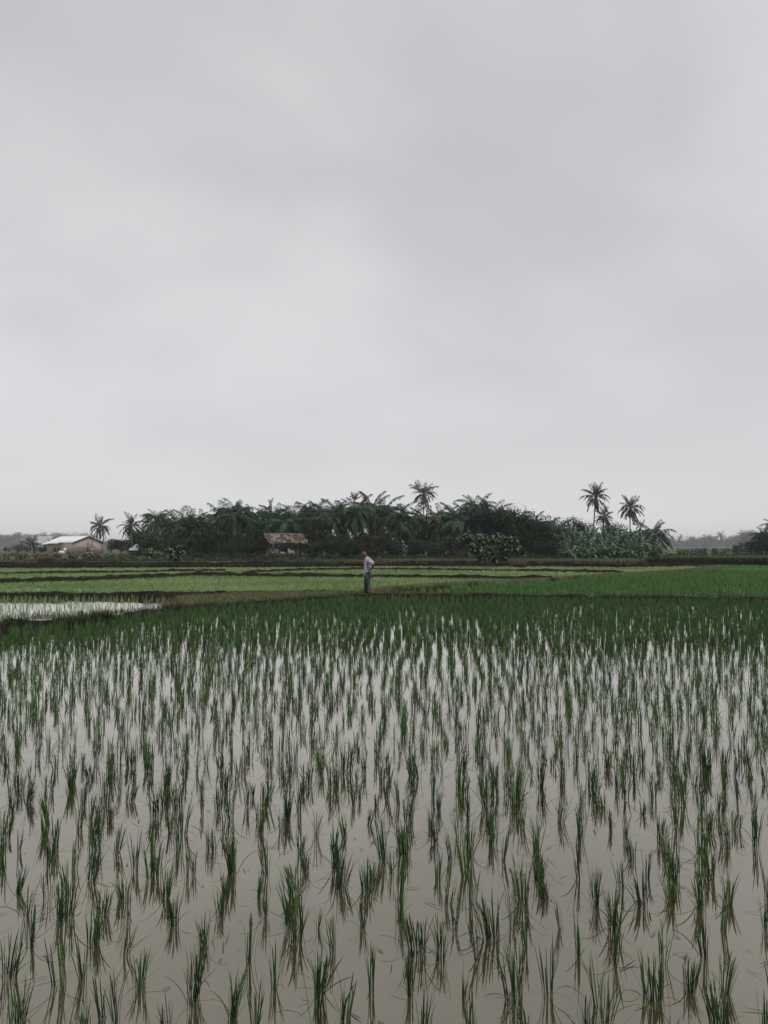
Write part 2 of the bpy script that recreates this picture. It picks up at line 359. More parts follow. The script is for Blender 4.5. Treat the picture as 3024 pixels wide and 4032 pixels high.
# ------------------------------------------------------------------ earth bunds
def bund(poly, h, wd_, mat, seed, name='earth_bund', prof=None, step=0.22, rough=1.0, zb=-0.05, taper=None):
    g = np.random.default_rng(seed); P = resample(poly, step); n_ = len(P)
    T = np.gradient(P, axis=0); T /= np.linalg.norm(T, axis=1)[:, None]; Nn = np.c_[-T[:, 1], T[:, 0]]
    prof = prof or [(-1.0, 0.0), (-0.8, 0.35), (-0.55, 0.8), (-0.25, 1.0), (0.2, 1.0), (0.55, 0.8), (0.82, 0.35), (1.0, 0.0)]
    def smooth(a, k):
        return np.convolve(np.pad(a, k, mode='edge'), np.ones(2 * k + 1) / (2 * k + 1), 'same')[k:-k]
    rough = rough * .6
    hv = 1 + rough * (0.5 * smooth(g.normal(size=n_), 6) + 0.25 * smooth(g.normal(size=n_), 1))
    wv_ = 1 + rough * 0.5 * smooth(g.normal(size=n_), 5); off = 0.25 * wd_ * rough * smooth(g.normal(size=n_), 8)
    if taper: hv = hv * taper(P[:, 0])
    V = np.zeros((n_, len(prof), 3))
    for j, (u, v) in enumerate(prof):
        jit = g.normal(size=(n_, 2)) * 0.035 * rough
        a = u * wd_ / 2 * wv_ + off + jit[:, 0]
        V[:, j, 0] = P[:, 0] + Nn[:, 0] * a; V[:, j, 1] = P[:, 1] + Nn[:, 1] * a
        V[:, j, 2] = zb + (h - zb) * v * hv + (jit[:, 1] if 0 < v else 0)
    m_ = len(prof); Q = [[i * m_ + j, (i + 1) * m_ + j, (i + 1) * m_ + j + 1, i * m_ + j + 1] for i in range(n_ - 1) for j in range(m_ - 1)]
    o_ = link(name, mk(name, V.reshape(-1, 3), Q, None, mat, None, True)); tag(o_, kind='structure')
    return P, Nn
def tufts(P, Nn, wd_, h0, dens, hrange, mat, seed, name, label, cat='grass', bw=0.012, nseg=3, lat=None, bendr=(0.1, 1.2), tb=(2, 2), patch=0.0, taper=None):
    g = np.random.default_rng(seed); n_ = int(len(P) * dens)
    i = g.integers(0, len(P), n_)
    if patch > 0:
        pn = np.convolve(g.normal(size=len(P)), np.ones(7) / 7, 'same'); pn = pn / pn.std()
        i = i[pn[i] > (patch - 0.5) * 2]; n_ = len(i)
    a = g.uniform(*(lat or (-0.45, 0.45)), n_) * wd_
    base = np.c_[P[i, 0] + Nn[i, 0] * a + g.normal(0, .06, n_), P[i, 1] + Nn[i, 1] * a + g.normal(0, .06, n_), np.full(n_, h0) * np.clip(1.25 - 1.1 * np.abs(a) / wd_ * 2 * 0.5, .2, 1)]
    tp = taper(P[i, 0]) if taper else np.ones(n_); base[:, 2] *= tp
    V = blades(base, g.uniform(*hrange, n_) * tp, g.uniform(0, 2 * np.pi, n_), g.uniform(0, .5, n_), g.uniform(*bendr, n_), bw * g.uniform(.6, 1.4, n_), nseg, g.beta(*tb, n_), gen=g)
    return tag(blade_obj(name, V, mat), label, cat, kind='stuff')
lt = lambda x: np.interp(x, [-9.5, -7.4, -5.0], [1.0, .62, .55])
P, Nn = bund(FRONT_L, 0.30, 1.0, M['soil'], 11, taper=lt)
tufts(P, Nn, 0.95, 0.26, 55, (.08, .34), M['bundgrass'], 12, 'bund_grass', 'dark tufted grass over the wide earth bank beside the small pale pool', tb=(1.5, 2.8), taper=lt)
tufts(P, Nn, 0.9, 0.26, 6, (.12, .40), M['drygrass'], 13, 'dry_grass', 'straw coloured dry grass on the wide earth bank beside the small pale pool', tb=(2, 3), patch=0.55, taper=lt)
P, Nn = bund(FRONT_R, 0.19, 0.6, M['soil'], 21)
tufts(P, Nn, 0.6, 0.17, 60, (.05, .20), M['bundgrass'], 22, 'bund_grass', 'thin grass on the low earth bund edging the deep green field', patch=0.45, tb=(2, 2.2))
P, Nn = bund(BACK_L, 0.21, 0.75, M['soil'], 31)
tufts(P, Nn, 0.7, 0.17, 34, (.05, .18), M['bundgrass'], 32, 'bund_grass', 'thin grass on the low earth bund behind the small pale pool', patch=0.5)
P, Nn = bund(DIAG, 0.13, 1.3, M['path'], 41)
tufts(P, Nn, 1.5, 0.11, 90, (.05, .22), M['drygrass'], 42, 'dry_grass', 'yellowish dry grass on the slanting strip left of the deep green field', lat=(-.6, .5), tb=(2, 2.2))
tufts(P, Nn, 1.6, 0.11, 80, (.06, .26), M['bankgrass'], 43, 'strip_grass', 'green grass tufts on the slanting strip left of the deep green field', lat=(-.6, .6), patch=0.35)
P, Nn = bund(RFAR, 0.17, 0.6, M['soil'], 51); P, Nn = bund(BUND2, 0.27, 0.75, M['soil'], 61)
tufts(P, Nn, 0.7, 0.2, 46, (.05, .20), M['bankgrass'], 62, 'bund_grass', 'sparse grass along the dark bund across the pale green seedling field', patch=0.6)
P, Nn = bund(BUND3L, 0.21, 0.65, M['soil'], 71); P, Nn = bund(BUND3R, 0.22, 0.7, M['soil'], 72)
tufts(P, Nn, 0.7, 0.15, 40, (.05, .20), M['bankgrass'], 73, 'bund_grass', 'sparse grass along the dark bund before the far bank', patch=0.6)
# grassy wedge between the two left bunds, where the man stands
wedge = line([(690, 2372), (1000, 2352), (1440, 2346), (1500, 2352), (1300, 2366), (1100, 2382), (900, 2398), (745, 2408)])
g = np.random.default_rng(5); cw = sum(wedge, Vector()) / len(wedge)
V = [(p.x, p.y, -.03) for p in wedge] + [(p.x * .93 + cw.x * .07, p.y * .93 + cw.y * .07, .15) for p in wedge] + [(cw.x, cw.y, .18)]
k_ = len(wedge)
tag(link('earth_bund', mk('earth_bund', V, [[i, k_ + i, k_ + (i + 1) % k_, (i + 1) % k_] for i in range(k_)], [[k_ + i, 2 * k_, k_ + (i + 1) % k_] for i in range(k_)], M['soil'])), kind='structure')
def inpoly(px_, py_, poly):
    ins = np.zeros(len(px_), bool); j = len(poly) - 1
    for i in range(len(poly)):
        xi, yi, xj, yj = poly[i].x, poly[i].y, poly[j].x, poly[j].y
        c_ = ((yi > py_) != (yj > py_)) & (px_ < (xj - xi) * (py_ - yi) / (yj - yi + 1e-9) + xi); ins ^= c_; j = i
    return ins
n_ = 26000; bx = g.uniform(min(p.x for p in wedge), max(p.x for p in wedge), n_); by = g.uniform(min(p.y for p in wedge), max(p.y for p in wedge), n_)
ok = inpoly(bx, by, wedge); bx, by = bx[ok], by[ok]; n_ = len(bx)
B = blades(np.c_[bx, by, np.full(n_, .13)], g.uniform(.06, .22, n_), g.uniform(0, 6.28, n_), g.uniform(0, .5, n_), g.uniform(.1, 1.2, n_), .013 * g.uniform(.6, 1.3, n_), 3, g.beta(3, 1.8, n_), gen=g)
tag(blade_obj('wedge_grass', B, M['bankgrass']), 'short grass on the wedge of ground left of the standing man', 'grass', kind='stuff')
n2_ = n_ // 3
B = blades(np.c_[bx[:n2_], by[:n2_], np.full(n2_, .13)], g.uniform(.08, .26, n2_), g.uniform(0, 6.28, n2_), g.uniform(0, .6, n2_), g.uniform(.1, 1.2, n2_), .012 * g.uniform(.6, 1.3, n2_), 3, g.beta(2, 2, n2_), gen=g)
tag(blade_obj('dry_grass', B, M['drygrass']), 'brown dry grass on the wedge of ground left of the standing man', 'grass', kind='stuff')

# far bank with its footpath
P, Nn = bund(BANK, 0.56, 2.2, M['banksoil'], 81, name='field_bank', step=0.3, rough=0.6, zb=-0.06,
             prof=[(-0.45, 0), (-0.38, .25), (-0.28, .62), (-0.16, .88), (0.0, 1.0), (0.4, 1.02), (0.9, .98), (1.0, 0.6)])
tufts(P, Nn, 2.0, 0.50, 55, (.10, .34), M['bankgrass'], 82, 'bank_grass', 'grass hanging over the lip of the far dark bank', lat=(-.12, .1), bw=.02, bendr=(.6, 2.0), tb=(2, 2.4), patch=0.45)
sel = P[:, 0] < AT(1300, 2200, 72).x
tufts(P[sel], Nn[sel], 2.0, 0.30, 14, (.1, .3), M['drygrass'], 83, 'dry_grass', 'dead grass clinging to the face of the far bank', lat=(-.30, -.1), bw=.02, bendr=(.8, 2.0), tb=(1.3, 3))
pp = P[sel]; nn = Nn[sel]
V = np.zeros((len(pp), 2, 3)); g = np.random.default_rng(8)
for j, a in enumerate((0.02, .5)):
    aa = a + .05 * g.normal(size=len(pp)); V[:, j, 0] = pp[:, 0] + nn[:, 0] * aa; V[:, j, 1] = pp[:, 1] + nn[:, 1] * aa; V[:, j, 2] = .60 + .01 * g.normal(size=len(pp))
tag(link('footpath', mk('footpath', V.reshape(-1, 3), [[2 * i, 2 * i + 2, 2 * i + 3, 2 * i + 1] for i in range(len(pp) - 1)], None, M['path'])), kind='structure')
# brush and dry grass on the right half of the bank
sel = (P[:, 0] > AT(1250, 2200, 72).x) & (P[:, 0] < AT(2560, 2200, 72).x)
tufts(P[sel], Nn[sel], 2.0, 0.34, 70, (.15, .5), M['drygrass'], 84, 'dry_grass', 'brown dead grass and brush along the bank below the broad leaved bush', lat=(-.32, .2), bw=.022, bendr=(.4, 2.0), tb=(1.2, 2.6), patch=0.38)
tufts(P[sel], Nn[sel], 2.0, 0.55, 60, (.15, .45), M['bankgrass'], 85, 'bank_grass', 'green grass on top of the bank in front of the banana plants', lat=(0, .9), bw=.025, bendr=(.3, 1.6))
sel = P[:, 0] > AT(2540, 2200, 74).x
tufts(P[sel], Nn[sel], 2.0, 0.50, 150, (.3, .75), M['hedge'], 86, 'reed_grass', 'tall dark grass covering the bank beyond the deep green field', lat=(-.15, .8), bw=.03, bendr=(.3, 1.8), tb=(1.6, 3))

# grass over the raised land behind the bank
def scatter(name, xr, yr, n_, hr, bw, mat, seed, label, z=.5, nseg=2, tb=(2, 2), lean=.5):
    g = np.random.default_rng(seed); x = g.uniform(*xr, n_); y = g.uniform(*yr, n_) + Ybank(x)
    B = blades(np.c_[x, y, np.full(n_, z)], g.uniform(*hr, n_), g.uniform(0, 6.28, n_), g.uniform(0, lean, n_), g.uniform(.2, 1.5, n_), bw * g.uniform(.6, 1.4, n_), nseg, g.beta(*tb, n_), gen=g)
    return tag(blade_obj(name, B, mat), label, 'grass', kind='stuff')
scatter('crop_strip', (-62, 0), (2.5, 5.2), 11000, (.12, .38), .035, M['hedge'], 91, 'low green crop strip behind the pale footpath on the bank')
scatter('crop_strip', (-62, 2), (7, 8.5), 9000, (.15, .42), .035, M['hedge'], 92, 'second low green crop strip in front of the dark hedge')
scatter('meadow_grass', (0, 62), (1.5, 13), 26000, (.12, .40), .035, M['bankgrass'], 93, 'rough green meadow grass in front of the banana plants')
scatter('meadow_grass', (34, 90), (12, 50), 16000, (.15, .40), .05, M['deepgreen'], 94, 'green meadow grass in front of the far crop row')

# ------------------------------------------------------------------ rice: blades of many hills at once
def hill_blades(hx, hy, nb, hh, bw, nseg, g, z=0.0, spread=.022, tb=(2.2, 2.4), wild=.10):
    nb = np.asarray(nb); idx = np.repeat(np.arange(len(hx)), nb); n_ = len(idx)
    az = g.uniform(0, 2 * np.pi, n_); rr = spread * np.sqrt(g.uniform(0, 1, n_)) * (0.6 + nb[idx] / 20)
    base = np.c_[hx[idx] + rr * np.cos(az), hy[idx] + rr * np.sin(az), np.full(n_, z - .01)]
    hs = np.asarray(hh)[idx] * g.uniform(.55, 1.12, n_)
    az2 = az + g.normal(0, .7, n_); la = g.normal(0, 1, len(hx))[idx]
    lean = np.abs(g.normal(.03, .06, n_)) + .02 * np.abs(la); bend = np.abs(g.normal(.14, .20, n_))
    wl = g.uniform(size=n_) < wild; lean[wl] += g.uniform(.1, .55, wl.sum()); bend[wl] += g.uniform(.4, 1.7, wl.sum())
    hill_t = np.clip(g.normal(0, .09, len(hx)), -.2, .2)[idx]
    tint = np.clip(g.beta(*tb, n_) * .8 + .05 + hill_t, 0, 1); tint[g.uniform(size=n_) < .03] = 1.0
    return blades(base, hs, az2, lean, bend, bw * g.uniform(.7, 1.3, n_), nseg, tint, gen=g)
g = np.random.default_rng(101)
SX, SY = 0.22, 0.305
gx, gy = np.meshgrid(np.arange(-24, 24, SX), np.arange(1.75, 31, SY)); gx = gx.ravel(); gy = gy.ravel()
ca, sa = math.cos(R(-2.5)), math.sin(R(-2.5))
hx = gx * ca - gy * sa + g.normal(0, .038, gx.size) + .07 * np.sin(gy * .9 + gx * .3); hy = gx * sa + gy * ca + g.normal(0, .06, gx.size)
ok = (np.abs(hx) < hy * .56 + 2.2) & (hy > 1.75) & (hy < Yfront(hx) - .55) & (g.uniform(size=hx.size) > np.interp(hy, [4, 8], [.09, .07]))
hx, hy = hx[ok], hy[ok]
inview = (np.abs(hx) < hy * .525) & (hy > 3.05)
order = np.argsort(np.where(inview, hy, 1e9)); near = order[:300]; rest = np.setdiff1d(np.arange(len(hx)), near)
variants = []
for k in range(30):
    gv = np.random.default_rng(500 + k); nbl = int(gv.choice([9, 12, 15, 18, 22, 26, 30, 36]))
    hgt = gv.uniform(.24, .32)
    c = 1 if nbl < 16 else gv.integers(1, 3)
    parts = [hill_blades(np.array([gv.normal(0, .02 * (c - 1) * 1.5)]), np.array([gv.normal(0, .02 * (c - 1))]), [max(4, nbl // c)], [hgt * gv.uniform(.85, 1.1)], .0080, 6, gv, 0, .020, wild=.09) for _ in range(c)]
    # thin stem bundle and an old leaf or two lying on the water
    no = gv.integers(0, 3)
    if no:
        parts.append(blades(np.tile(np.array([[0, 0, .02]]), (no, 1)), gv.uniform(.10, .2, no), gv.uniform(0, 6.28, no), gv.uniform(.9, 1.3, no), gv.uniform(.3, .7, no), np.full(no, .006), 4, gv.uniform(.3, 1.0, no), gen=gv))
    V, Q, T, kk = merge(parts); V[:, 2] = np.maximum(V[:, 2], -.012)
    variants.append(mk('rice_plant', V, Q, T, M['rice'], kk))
for i in near:
    o_ = link('rice_plant', variants[g.integers(0, 30)])
    o_.location = (hx[i], hy[i], 0); o_.rotation_euler = (g.normal(0, .07), g.normal(0, .07), g.uniform(0, 6.28)); s_ = g.uniform(.58, 1.0); o_.scale = (s_, s_, s_ * g.uniform(.92, 1.1))
    tag(o_, 'young green rice plant standing in open muddy water with its reflection below', 'rice plant', 'rice plants in the flooded paddy')
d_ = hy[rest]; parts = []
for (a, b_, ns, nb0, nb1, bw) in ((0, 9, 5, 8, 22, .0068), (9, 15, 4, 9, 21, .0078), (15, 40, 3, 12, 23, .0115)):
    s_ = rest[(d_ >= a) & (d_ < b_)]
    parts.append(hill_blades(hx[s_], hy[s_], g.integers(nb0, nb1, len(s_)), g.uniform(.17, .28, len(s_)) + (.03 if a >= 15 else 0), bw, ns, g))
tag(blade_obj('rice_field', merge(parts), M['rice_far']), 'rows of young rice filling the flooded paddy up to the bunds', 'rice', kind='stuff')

# floating bits of leaf and mud crumbs on the open water
g = np.random.default_rng(111); n_ = 420; y = np.sqrt(g.uniform(3.0 ** 2, 9.5 ** 2, n_)); x = y * g.uniform(-.54, .54, n_)
B = blades(np.c_[x, y, np.full(n_, .004)], g.uniform(.02, .16, n_), g.uniform(0, 6.28, n_), np.full(n_, 1.50), g.uniform(0, .05, n_), .005 * g.uniform(.6, 1.8, n_), 2, g.uniform(0, .8, n_), gen=g)
tag(blade_obj('floating_leaf_litter', B, M['bundgrass']), 'scattered dead leaf blades floating on the muddy water', 'leaf litter', kind='stuff')


# ------------------------------------------------------------------ the pale seedling fields, the small pool, the deep green field
def field(name, label, ylo, yhi, xr, dens, hr, bw, mat, seed, nseg=2, keep=None, tb=(2, 2), rows_=None):
    g = np.random.default_rng(seed); ymin = 15; ymax = 76
    n_ = int(dens * (xr[1] - xr[0]) * 45)
    x = g.uniform(*xr, n_); u = g.uniform(0, 1, n_); lo, hi = ylo(x), yhi(x)
    # uniform over area: thin by local depth
    y = lo + u * (hi - lo); kp = g.uniform(size=n_) < np.clip((hi - lo) / 45, 0, 1)
    kp &= np.abs(x) < y * .56 + 3
    if keep is not None: kp &= keep(x, y)
    x, y = x[kp], y[kp]; m_ = len(x) // 7
    x = np.repeat(x[:m_], 7); y = np.repeat(y[:m_], 7); n_ = len(x); ht = np.repeat(g.uniform(.7, 1.15, m_), 7); ct = np.repeat(g.normal(0, .16, m_), 7)
    x = x + g.normal(0, .035, n_); y = y + g.normal(0, .035, n_)
    pt = .5 + .5 * np.sin(x * .35 + 1.3 * np.sin(y * .23)) * np.sin(y * .5 + x * .11)
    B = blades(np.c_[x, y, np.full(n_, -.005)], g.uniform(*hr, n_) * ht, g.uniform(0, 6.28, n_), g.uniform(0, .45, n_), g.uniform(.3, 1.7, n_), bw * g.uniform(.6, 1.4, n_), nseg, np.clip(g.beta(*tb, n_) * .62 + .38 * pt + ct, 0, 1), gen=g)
    tag(blade_obj(name, B, mat), label, 'seedlings', kind='stuff')
Ydiag_x0 = DIAG[0].x
def left_of_diag(x, y): # true where the point lies left of / behind the slanting strip
    xd = np.interp(y, [p.y for p in DIAG], [p.x for p in DIAG]); return x < xd - .4
field('seedling_field', 'pale green dense rice seedlings between the man and the dark bund', lambda x: Yback(x) + .35, lambda x: Ybund2(x) - .3, (-32, 18), 190, (.10, .20), .016, M['nursery'], 121, keep=left_of_diag)
field('seedling_field', 'pale green rice seedlings in the middle strip between two dark bunds', lambda x: Ybund2(x) + .35, lambda x: Ybund3(x) - .3, (-38, 24), 110, (.10, .20), .022, M['nursery'], 122, keep=left_of_diag, tb=(2.6, 2))
field('seedling_field', 'pale yellowish seedlings in the far strip below the bank', lambda x: Ybund3(x) + .35, lambda x: Ybank(x) - .6, (-46, 40), 85, (.12, .22), .026, M['nursery'], 123, keep=left_of_diag, tb=(3, 1.6))
def right_of_diag(x, y):
    xd = np.interp(y, [p.y for p in DIAG], [p.x for p in DIAG]); return x > xd + .5
g = np.random.default_rng(131)
gx, gy = np.meshgrid(np.arange(0, 46, .36), np.arange(27, 62, .40)); gx = gx.ravel(); gy = gy.ravel()
hx2 = gx + gy * .04 + g.normal(0, .03, gx.size); hy2 = gy + g.normal(0, .04, gx.size)
ok = (hy2 > Yfront(hx2) + .42) & (hy2 < Yrfar(hx2) - .35) & right_of_diag(hx2, hy2) & (hx2 < hy2 * .56 + 2) & (g.uniform(size=hx2.size) > .04)
hx2, hy2 = hx2[ok], hy2[ok]
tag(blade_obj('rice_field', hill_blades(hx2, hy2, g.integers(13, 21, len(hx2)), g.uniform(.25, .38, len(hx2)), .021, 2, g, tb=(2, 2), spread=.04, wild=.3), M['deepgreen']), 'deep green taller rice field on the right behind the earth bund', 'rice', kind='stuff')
field('rice_field', 'bright green rice strip between the deep green field and the tall dark grass bank', lambda x: Yrfar(x) + .4, lambda x: Ybank(x) - .7, (20, 48), 95, (.16, .3), .03, M['deepgreen'], 132, tb=(2.6, 2), keep=right_of_diag)
# small pool on the left: sparse thin seedlings over open water
g = np.random.default_rng(141)
gx, gy = np.meshgrid(np.arange(-26, -7, .26), np.arange(14, 30, .26)); gx = gx.ravel(); gy = gy.ravel()
hx3 = gx + g.normal(0, .05, gx.size); hy3 = gy + g.normal(0, .05, gx.size)
ok = (hy3 > Yfront(hx3) + .6) & (hy3 < Yback(hx3) - .4) & (hx3 < -1512 / FPX * hy3 + 655 / FPX * hy3) & (g.uniform(size=hx3.size) > np.interp(hx3 / hy3, [-.52, -.36, -.31], [.1, .25, .75]))
hx3, hy3 = hx3[ok], hy3[ok]
tag(blade_obj('seedling_field', hill_blades(hx3, hy3, g.integers(5, 10, len(hx3)), g.uniform(.13, .21, len(hx3)), .008, 3, g, spread=.02, tb=(3, 1.6), wild=.25), M['nursery']), 'sparse thin seedlings in the small pale pool behind the grassy bank', 'seedlings', kind='stuff')

# ------------------------------------------------------------------ palms
def frond_mesh(name, e0, droop, mat, seed, npair=20, llen=.17, ldrop=.35, lw=.020, vee=.35, rag=.15, tb=(2, 2.4), s0=.18):
    """unit-length frond in the XZ plane: arching rachis with leaflets on both sides"""
    g = np.random.default_rng(seed); ns = 10; P = [np.zeros(3)]; T_ = []
    for i in range(ns):
        th = e0 - droop * ((i + .5) / ns) ** 1.25; d = np.array([math.cos(th), .04 * math.sin(seed + i * .4), math.sin(th)]); T_.append(d); P.append(P[-1] + d / ns)
    P = np.array(P); V, Q, Tn = [], [], []
    wr = lambda s: .012 * (1 - s) + .002
    for i in range(ns + 1):
        s = i / ns; V += [P[i] + [0, wr(s), 0], P[i] - [0, wr(s), 0], P[i] + [0, 0, -wr(s) * 1.3]]; Tn += [.75] * 3
    for i in range(ns):
        for a, b_ in ((0, 1), (1, 2), (2, 0)): Q.append([3 * i + a, 3 * i + b_, 3 * i + 3 + b_, 3 * i + 3 + a])
    for k in range(npair):
        s = s0 + (1 - s0) * (k + .5) / npair; f_ = s * ns; i = min(int(f_), ns - 1); p = P[i] + (P[i + 1] - P[i]) * (f_ - i); t_ = T_[i]
        up = np.cross(np.array([0, 1, 0]), t_); up = -up if up[2] < 0 else up
        for sd_ in (-1, 1):
            if g.uniform() < rag * .5: continue
            ln = llen * (math.sin(math.pi * (.14 + .80 * (s - s0) / (1 - s0))) ** .6) * g.uniform(1 - rag, 1 + rag)
            d = np.array([0, sd_, 0]) * .85 + t_ * (.55 + .35 * s) + up * (vee * g.uniform(-.4, 1.4)) + np.array([0, 0, -ldrop * g.uniform(.5, 1.3)])
            d /= np.linalg.norm(d); d2 = d + np.array([0, 0, -ldrop * 1.3]); d2 /= np.linalg.norm(d2)
            wv_ = np.cross(d, up + .3 * g.normal(size=3)); wv_ /= np.linalg.norm(wv_) + 1e-9
            o_ = len(V); m_ = p + d * ln * .5; tip = m_ + d2 * ln * .5
            V += [p, m_ + wv_ * lw * .5, tip, m_ - wv_ * lw * .5]; Q.append([o_, o_ + 1, o_ + 2, o_ + 3]); Tn += [float(g.beta(*tb))] * 4
    return mk(name, np.array(V), np.array(Q), None, mat, np.array(Tn))
OIL = {}
for nm, e0, dr in (('up', R(78), R(70)), ('high', R(62), R(105)), ('mid', R(44), R(115)), ('low', R(18), R(100)), ('hang', R(-15), R(60))):
    OIL[nm] = [frond_mesh('frond', e0, dr, M['oilpalm'], 200 + hash_ + len(nm) * 7, 30, .20, .75, .030, .22, .15) for hash_ in range(3)]
COC = {}
for nm, e0, dr in (('up', R(82), R(35)), ('high', R(62), R(75)), ('mid', R(36), R(105)), ('low', R(2), R(85)), ('hang', R(-45), R(42))):
    COC[nm] = [frond_mesh('frond', e0, dr, M['coconut'], 300 + hash_ + len(nm) * 7, 26, .21, .75, .040, .10, .30) for hash_ in range(3)]
FAR = {nm: [frond_mesh('frond', e0, dr, M['fartree'], 340 + k, 12, .24, .45, .06, .3, .2) for k in range(2)] for nm, e0, dr in (('up', R(80), R(45)), ('high', R(60), R(80)), ('mid', R(36), R(95)), ('low', R(5), R(80)), ('hang', R(-30), R(50)))}
def trunk_mesh(name, h, r0, r1, lean, mat, seed, n=10, seg=9):
    random.seed(seed); mb = MB(); pts = []; rad = []
    for i in range(seg + 1):
        s = i / seg; pts.append((lean[0] * s ** 1.4, lean[1] * s ** 1.4, h * s)); rad.append(r0 + (r1 - r0) * min(1, s * 1.6) + (.25 * r0 if i == 0 else 0))
    mb.tube(pts, rad, n, True, None, .06); return mb.mesh(name, mat, True)
def palm(name, label, group, loc, h, fl, fset, counts, seed, r=(.2, .14), lean=(0, 0), bark='palmbark', cat='palm tree', skirt=True):
    g = np.random.default_rng(seed); root = empty(name, loc, 0)
    tag(root, label, cat, group)
    link('trunk', trunk_mesh('trunk', h, r[0], r[1], lean, M[bark], seed), root)
    top = Vector((lean[0], lean[1], h - .12))
    for nm, c in counts:
        a0 = g.uniform(0, 6.28)
        for i in range(c):
            f_ = link('frond', fset[nm][g.integers(0, len(fset[nm]))], root); s_ = fl * g.uniform(.82, 1.1)
            az = a0 + 2 * math.pi * i / c + g.normal(0, .25)
            f_.location = top + Vector((math.cos(az) * r[1] * .6, math.sin(az) * r[1] * .6, g.uniform(-.12, .12)))
            f_.rotation_euler = (g.normal(0, .18), g.normal(0, .10), az); f_.scale = (s_, s_, s_)
    return root
DRY = [frond_mesh('frond', R(-50), R(38), M['drygrass'], 380 + k, 18, .16, .8, .03, .05, .45) for k in range(2)]
ZG = .5
oil_list = [(580, 2072, 128), (617, 1998, 118), (668, 2035, 112), (705, 2012, 124), (752, 2008, 118), (800, 2022, 110), (842, 2025, 114), (880, 1992, 118), (925, 1966, 106),
            (985, 1985, 114), (1035, 2010, 110), (1088, 1985, 117), (1132, 2005, 108), (1180, 1985, 112), (1237, 1970, 115), (1300, 1982, 106), (1345, 1966, 113), (1400, 1960, 104),
            (1462, 1950, 109), (1505, 1958, 118), (1560, 1985, 107), (1615, 1992, 113), (1690, 2005, 119), (1745, 1996, 109), (1792, 1984, 115), (1832, 1990, 106), (1876, 1945, 110),
            (1935, 1975, 116), (1975, 2000, 104), (2035, 2008, 113), (2088, 2030, 118), (2137, 2028, 108), (2185, 2050, 113)]
for j, x in enumerate(range(610, 2200, 68)):
    ty = np.interp(x, [560, 610, 750, 920, 1100, 1240, 1460, 1600, 1870, 2000, 2100, 2250], [2070, 2010, 2015, 1975, 1990, 1975, 1958, 1990, 1965, 1990, 2030, 2060])
    oil_list.append((x, float(ty) + 24 + (j * 37) % 40, 130 + (j * 13) % 11))
for k, (px, ty, d) in enumerate(oil_list):
    top = AT(px, ty, d); fl = (4.2 + .5 * math.sin(k * 2.1)) * (.62 if px < 690 else 1); h = max(1.0, top.z - ZG - fl * .62)
    palm('oil_palm', 'dark green oil palm with thick arching fronds in the dense grove', 'oil palms in the grove', (top.x, d, ZG), h, fl, OIL,
         (('up', 4), ('high', 9), ('mid', 10), ('low', 8), ('hang', 5)), 1000 + k, (.34, .30), bark='bark')
def coco(px, topy, d, fl, label, seed, basex=None, counts=(('up', 6), ('high', 8), ('mid', 8), ('low', 7), ('hang', 6)), name='coconut_palm', zg=ZG, r=(.19, .13), up=.80):
    top = AT(px, topy, d); bx = AT(basex if basex else px, 2150, d).x; h = top.z - zg - fl * up
    t_ = palm(name, label, None, (bx, d, zg), h, fl, COC, counts, seed, r, (top.x - bx, .2)); gd = np.random.default_rng(seed + 5)
    for fr in t_.children:
        if fr.name.startswith('frond'): fr.scale = fr.scale * float(gd.uniform(.72, 1.08))
    for k in range(3):
        f_ = link('frond', DRY[k % 2], t_); f_['label'] = 'dead brown hanging frond'; f_.location = (top.x - bx, .2, h - .15); f_.rotation_euler = (0, 0, gd.uniform(0, 6.28)); f_.scale = [fl * float(gd.uniform(.5, .75))] * 3
    return t_
coco(1668, 1892, 150, 3.3, 'lone coconut palm rising above the middle of the dense grove', 2001)
coco(2347, 1900, 118, 2.75, 'tallest leaning coconut palm above the banana plants', 2002, 2332, counts=(('up', 8), ('high', 8), ('mid', 7), ('low', 6), ('hang', 9)), r=(.14, .10))
coco(2482, 1948, 116, 2.5, 'slender straight coconut palm at the right of the banana plants', 2003, 2480, counts=(('up', 9), ('high', 4), ('mid', 7), ('low', 8), ('hang', 9)), r=(.12, .09))
coco(2378, 1990, 122, 2.2, 'smaller coconut palm tucked behind the tallest leaning palm', 2004, 2372)
coco(2523, 2043, 118, 1.6, 'small ragged palm between the slender coconut palm and the drooping end palm', 2005, 2522, counts=(('up', 3), ('high', 3), ('mid', 3), ('hang', 4)), r=(.09, .07))
coco(392, 2026, 165, 3.3, 'coconut palm standing behind the brick house', 2006, counts=(('up', 5), ('high', 7), ('mid', 8), ('low', 8), ('hang', 5)))
coco(515, 2018, 128, 2.9, 'coconut palm with bare pale trunk between the house and the grove', 2007, 522, counts=(('up', 6), ('high', 5), ('mid', 6), ('low', 8), ('hang', 5)))
coco(1395, 1930, 116, 1.6, 'young palm with upright fronds poking above the grove roofline', 2008, counts=(('up', 9), ('high', 5)), name='young_palm', up=.95)
coco(1065, 1958, 124, 1.2, 'thin dying palm with a narrow tuft poking above the grove', 2009, counts=(('up', 5), ('hang', 6)), name='dying_palm', r=(.22, .2), up=.9)
e_ = AT(2575, 2044, 98)
palm('end_palm', 'spreading oil palm with drooping fronds at the right end of the grove', None, (e_.x, 98, ZG), e_.z - ZG - 2.2, 3.2, OIL, (('up', 4), ('high', 7), ('mid', 7), ('low', 7), ('hang', 6)), 2010, (.2, .17), bark='bark')

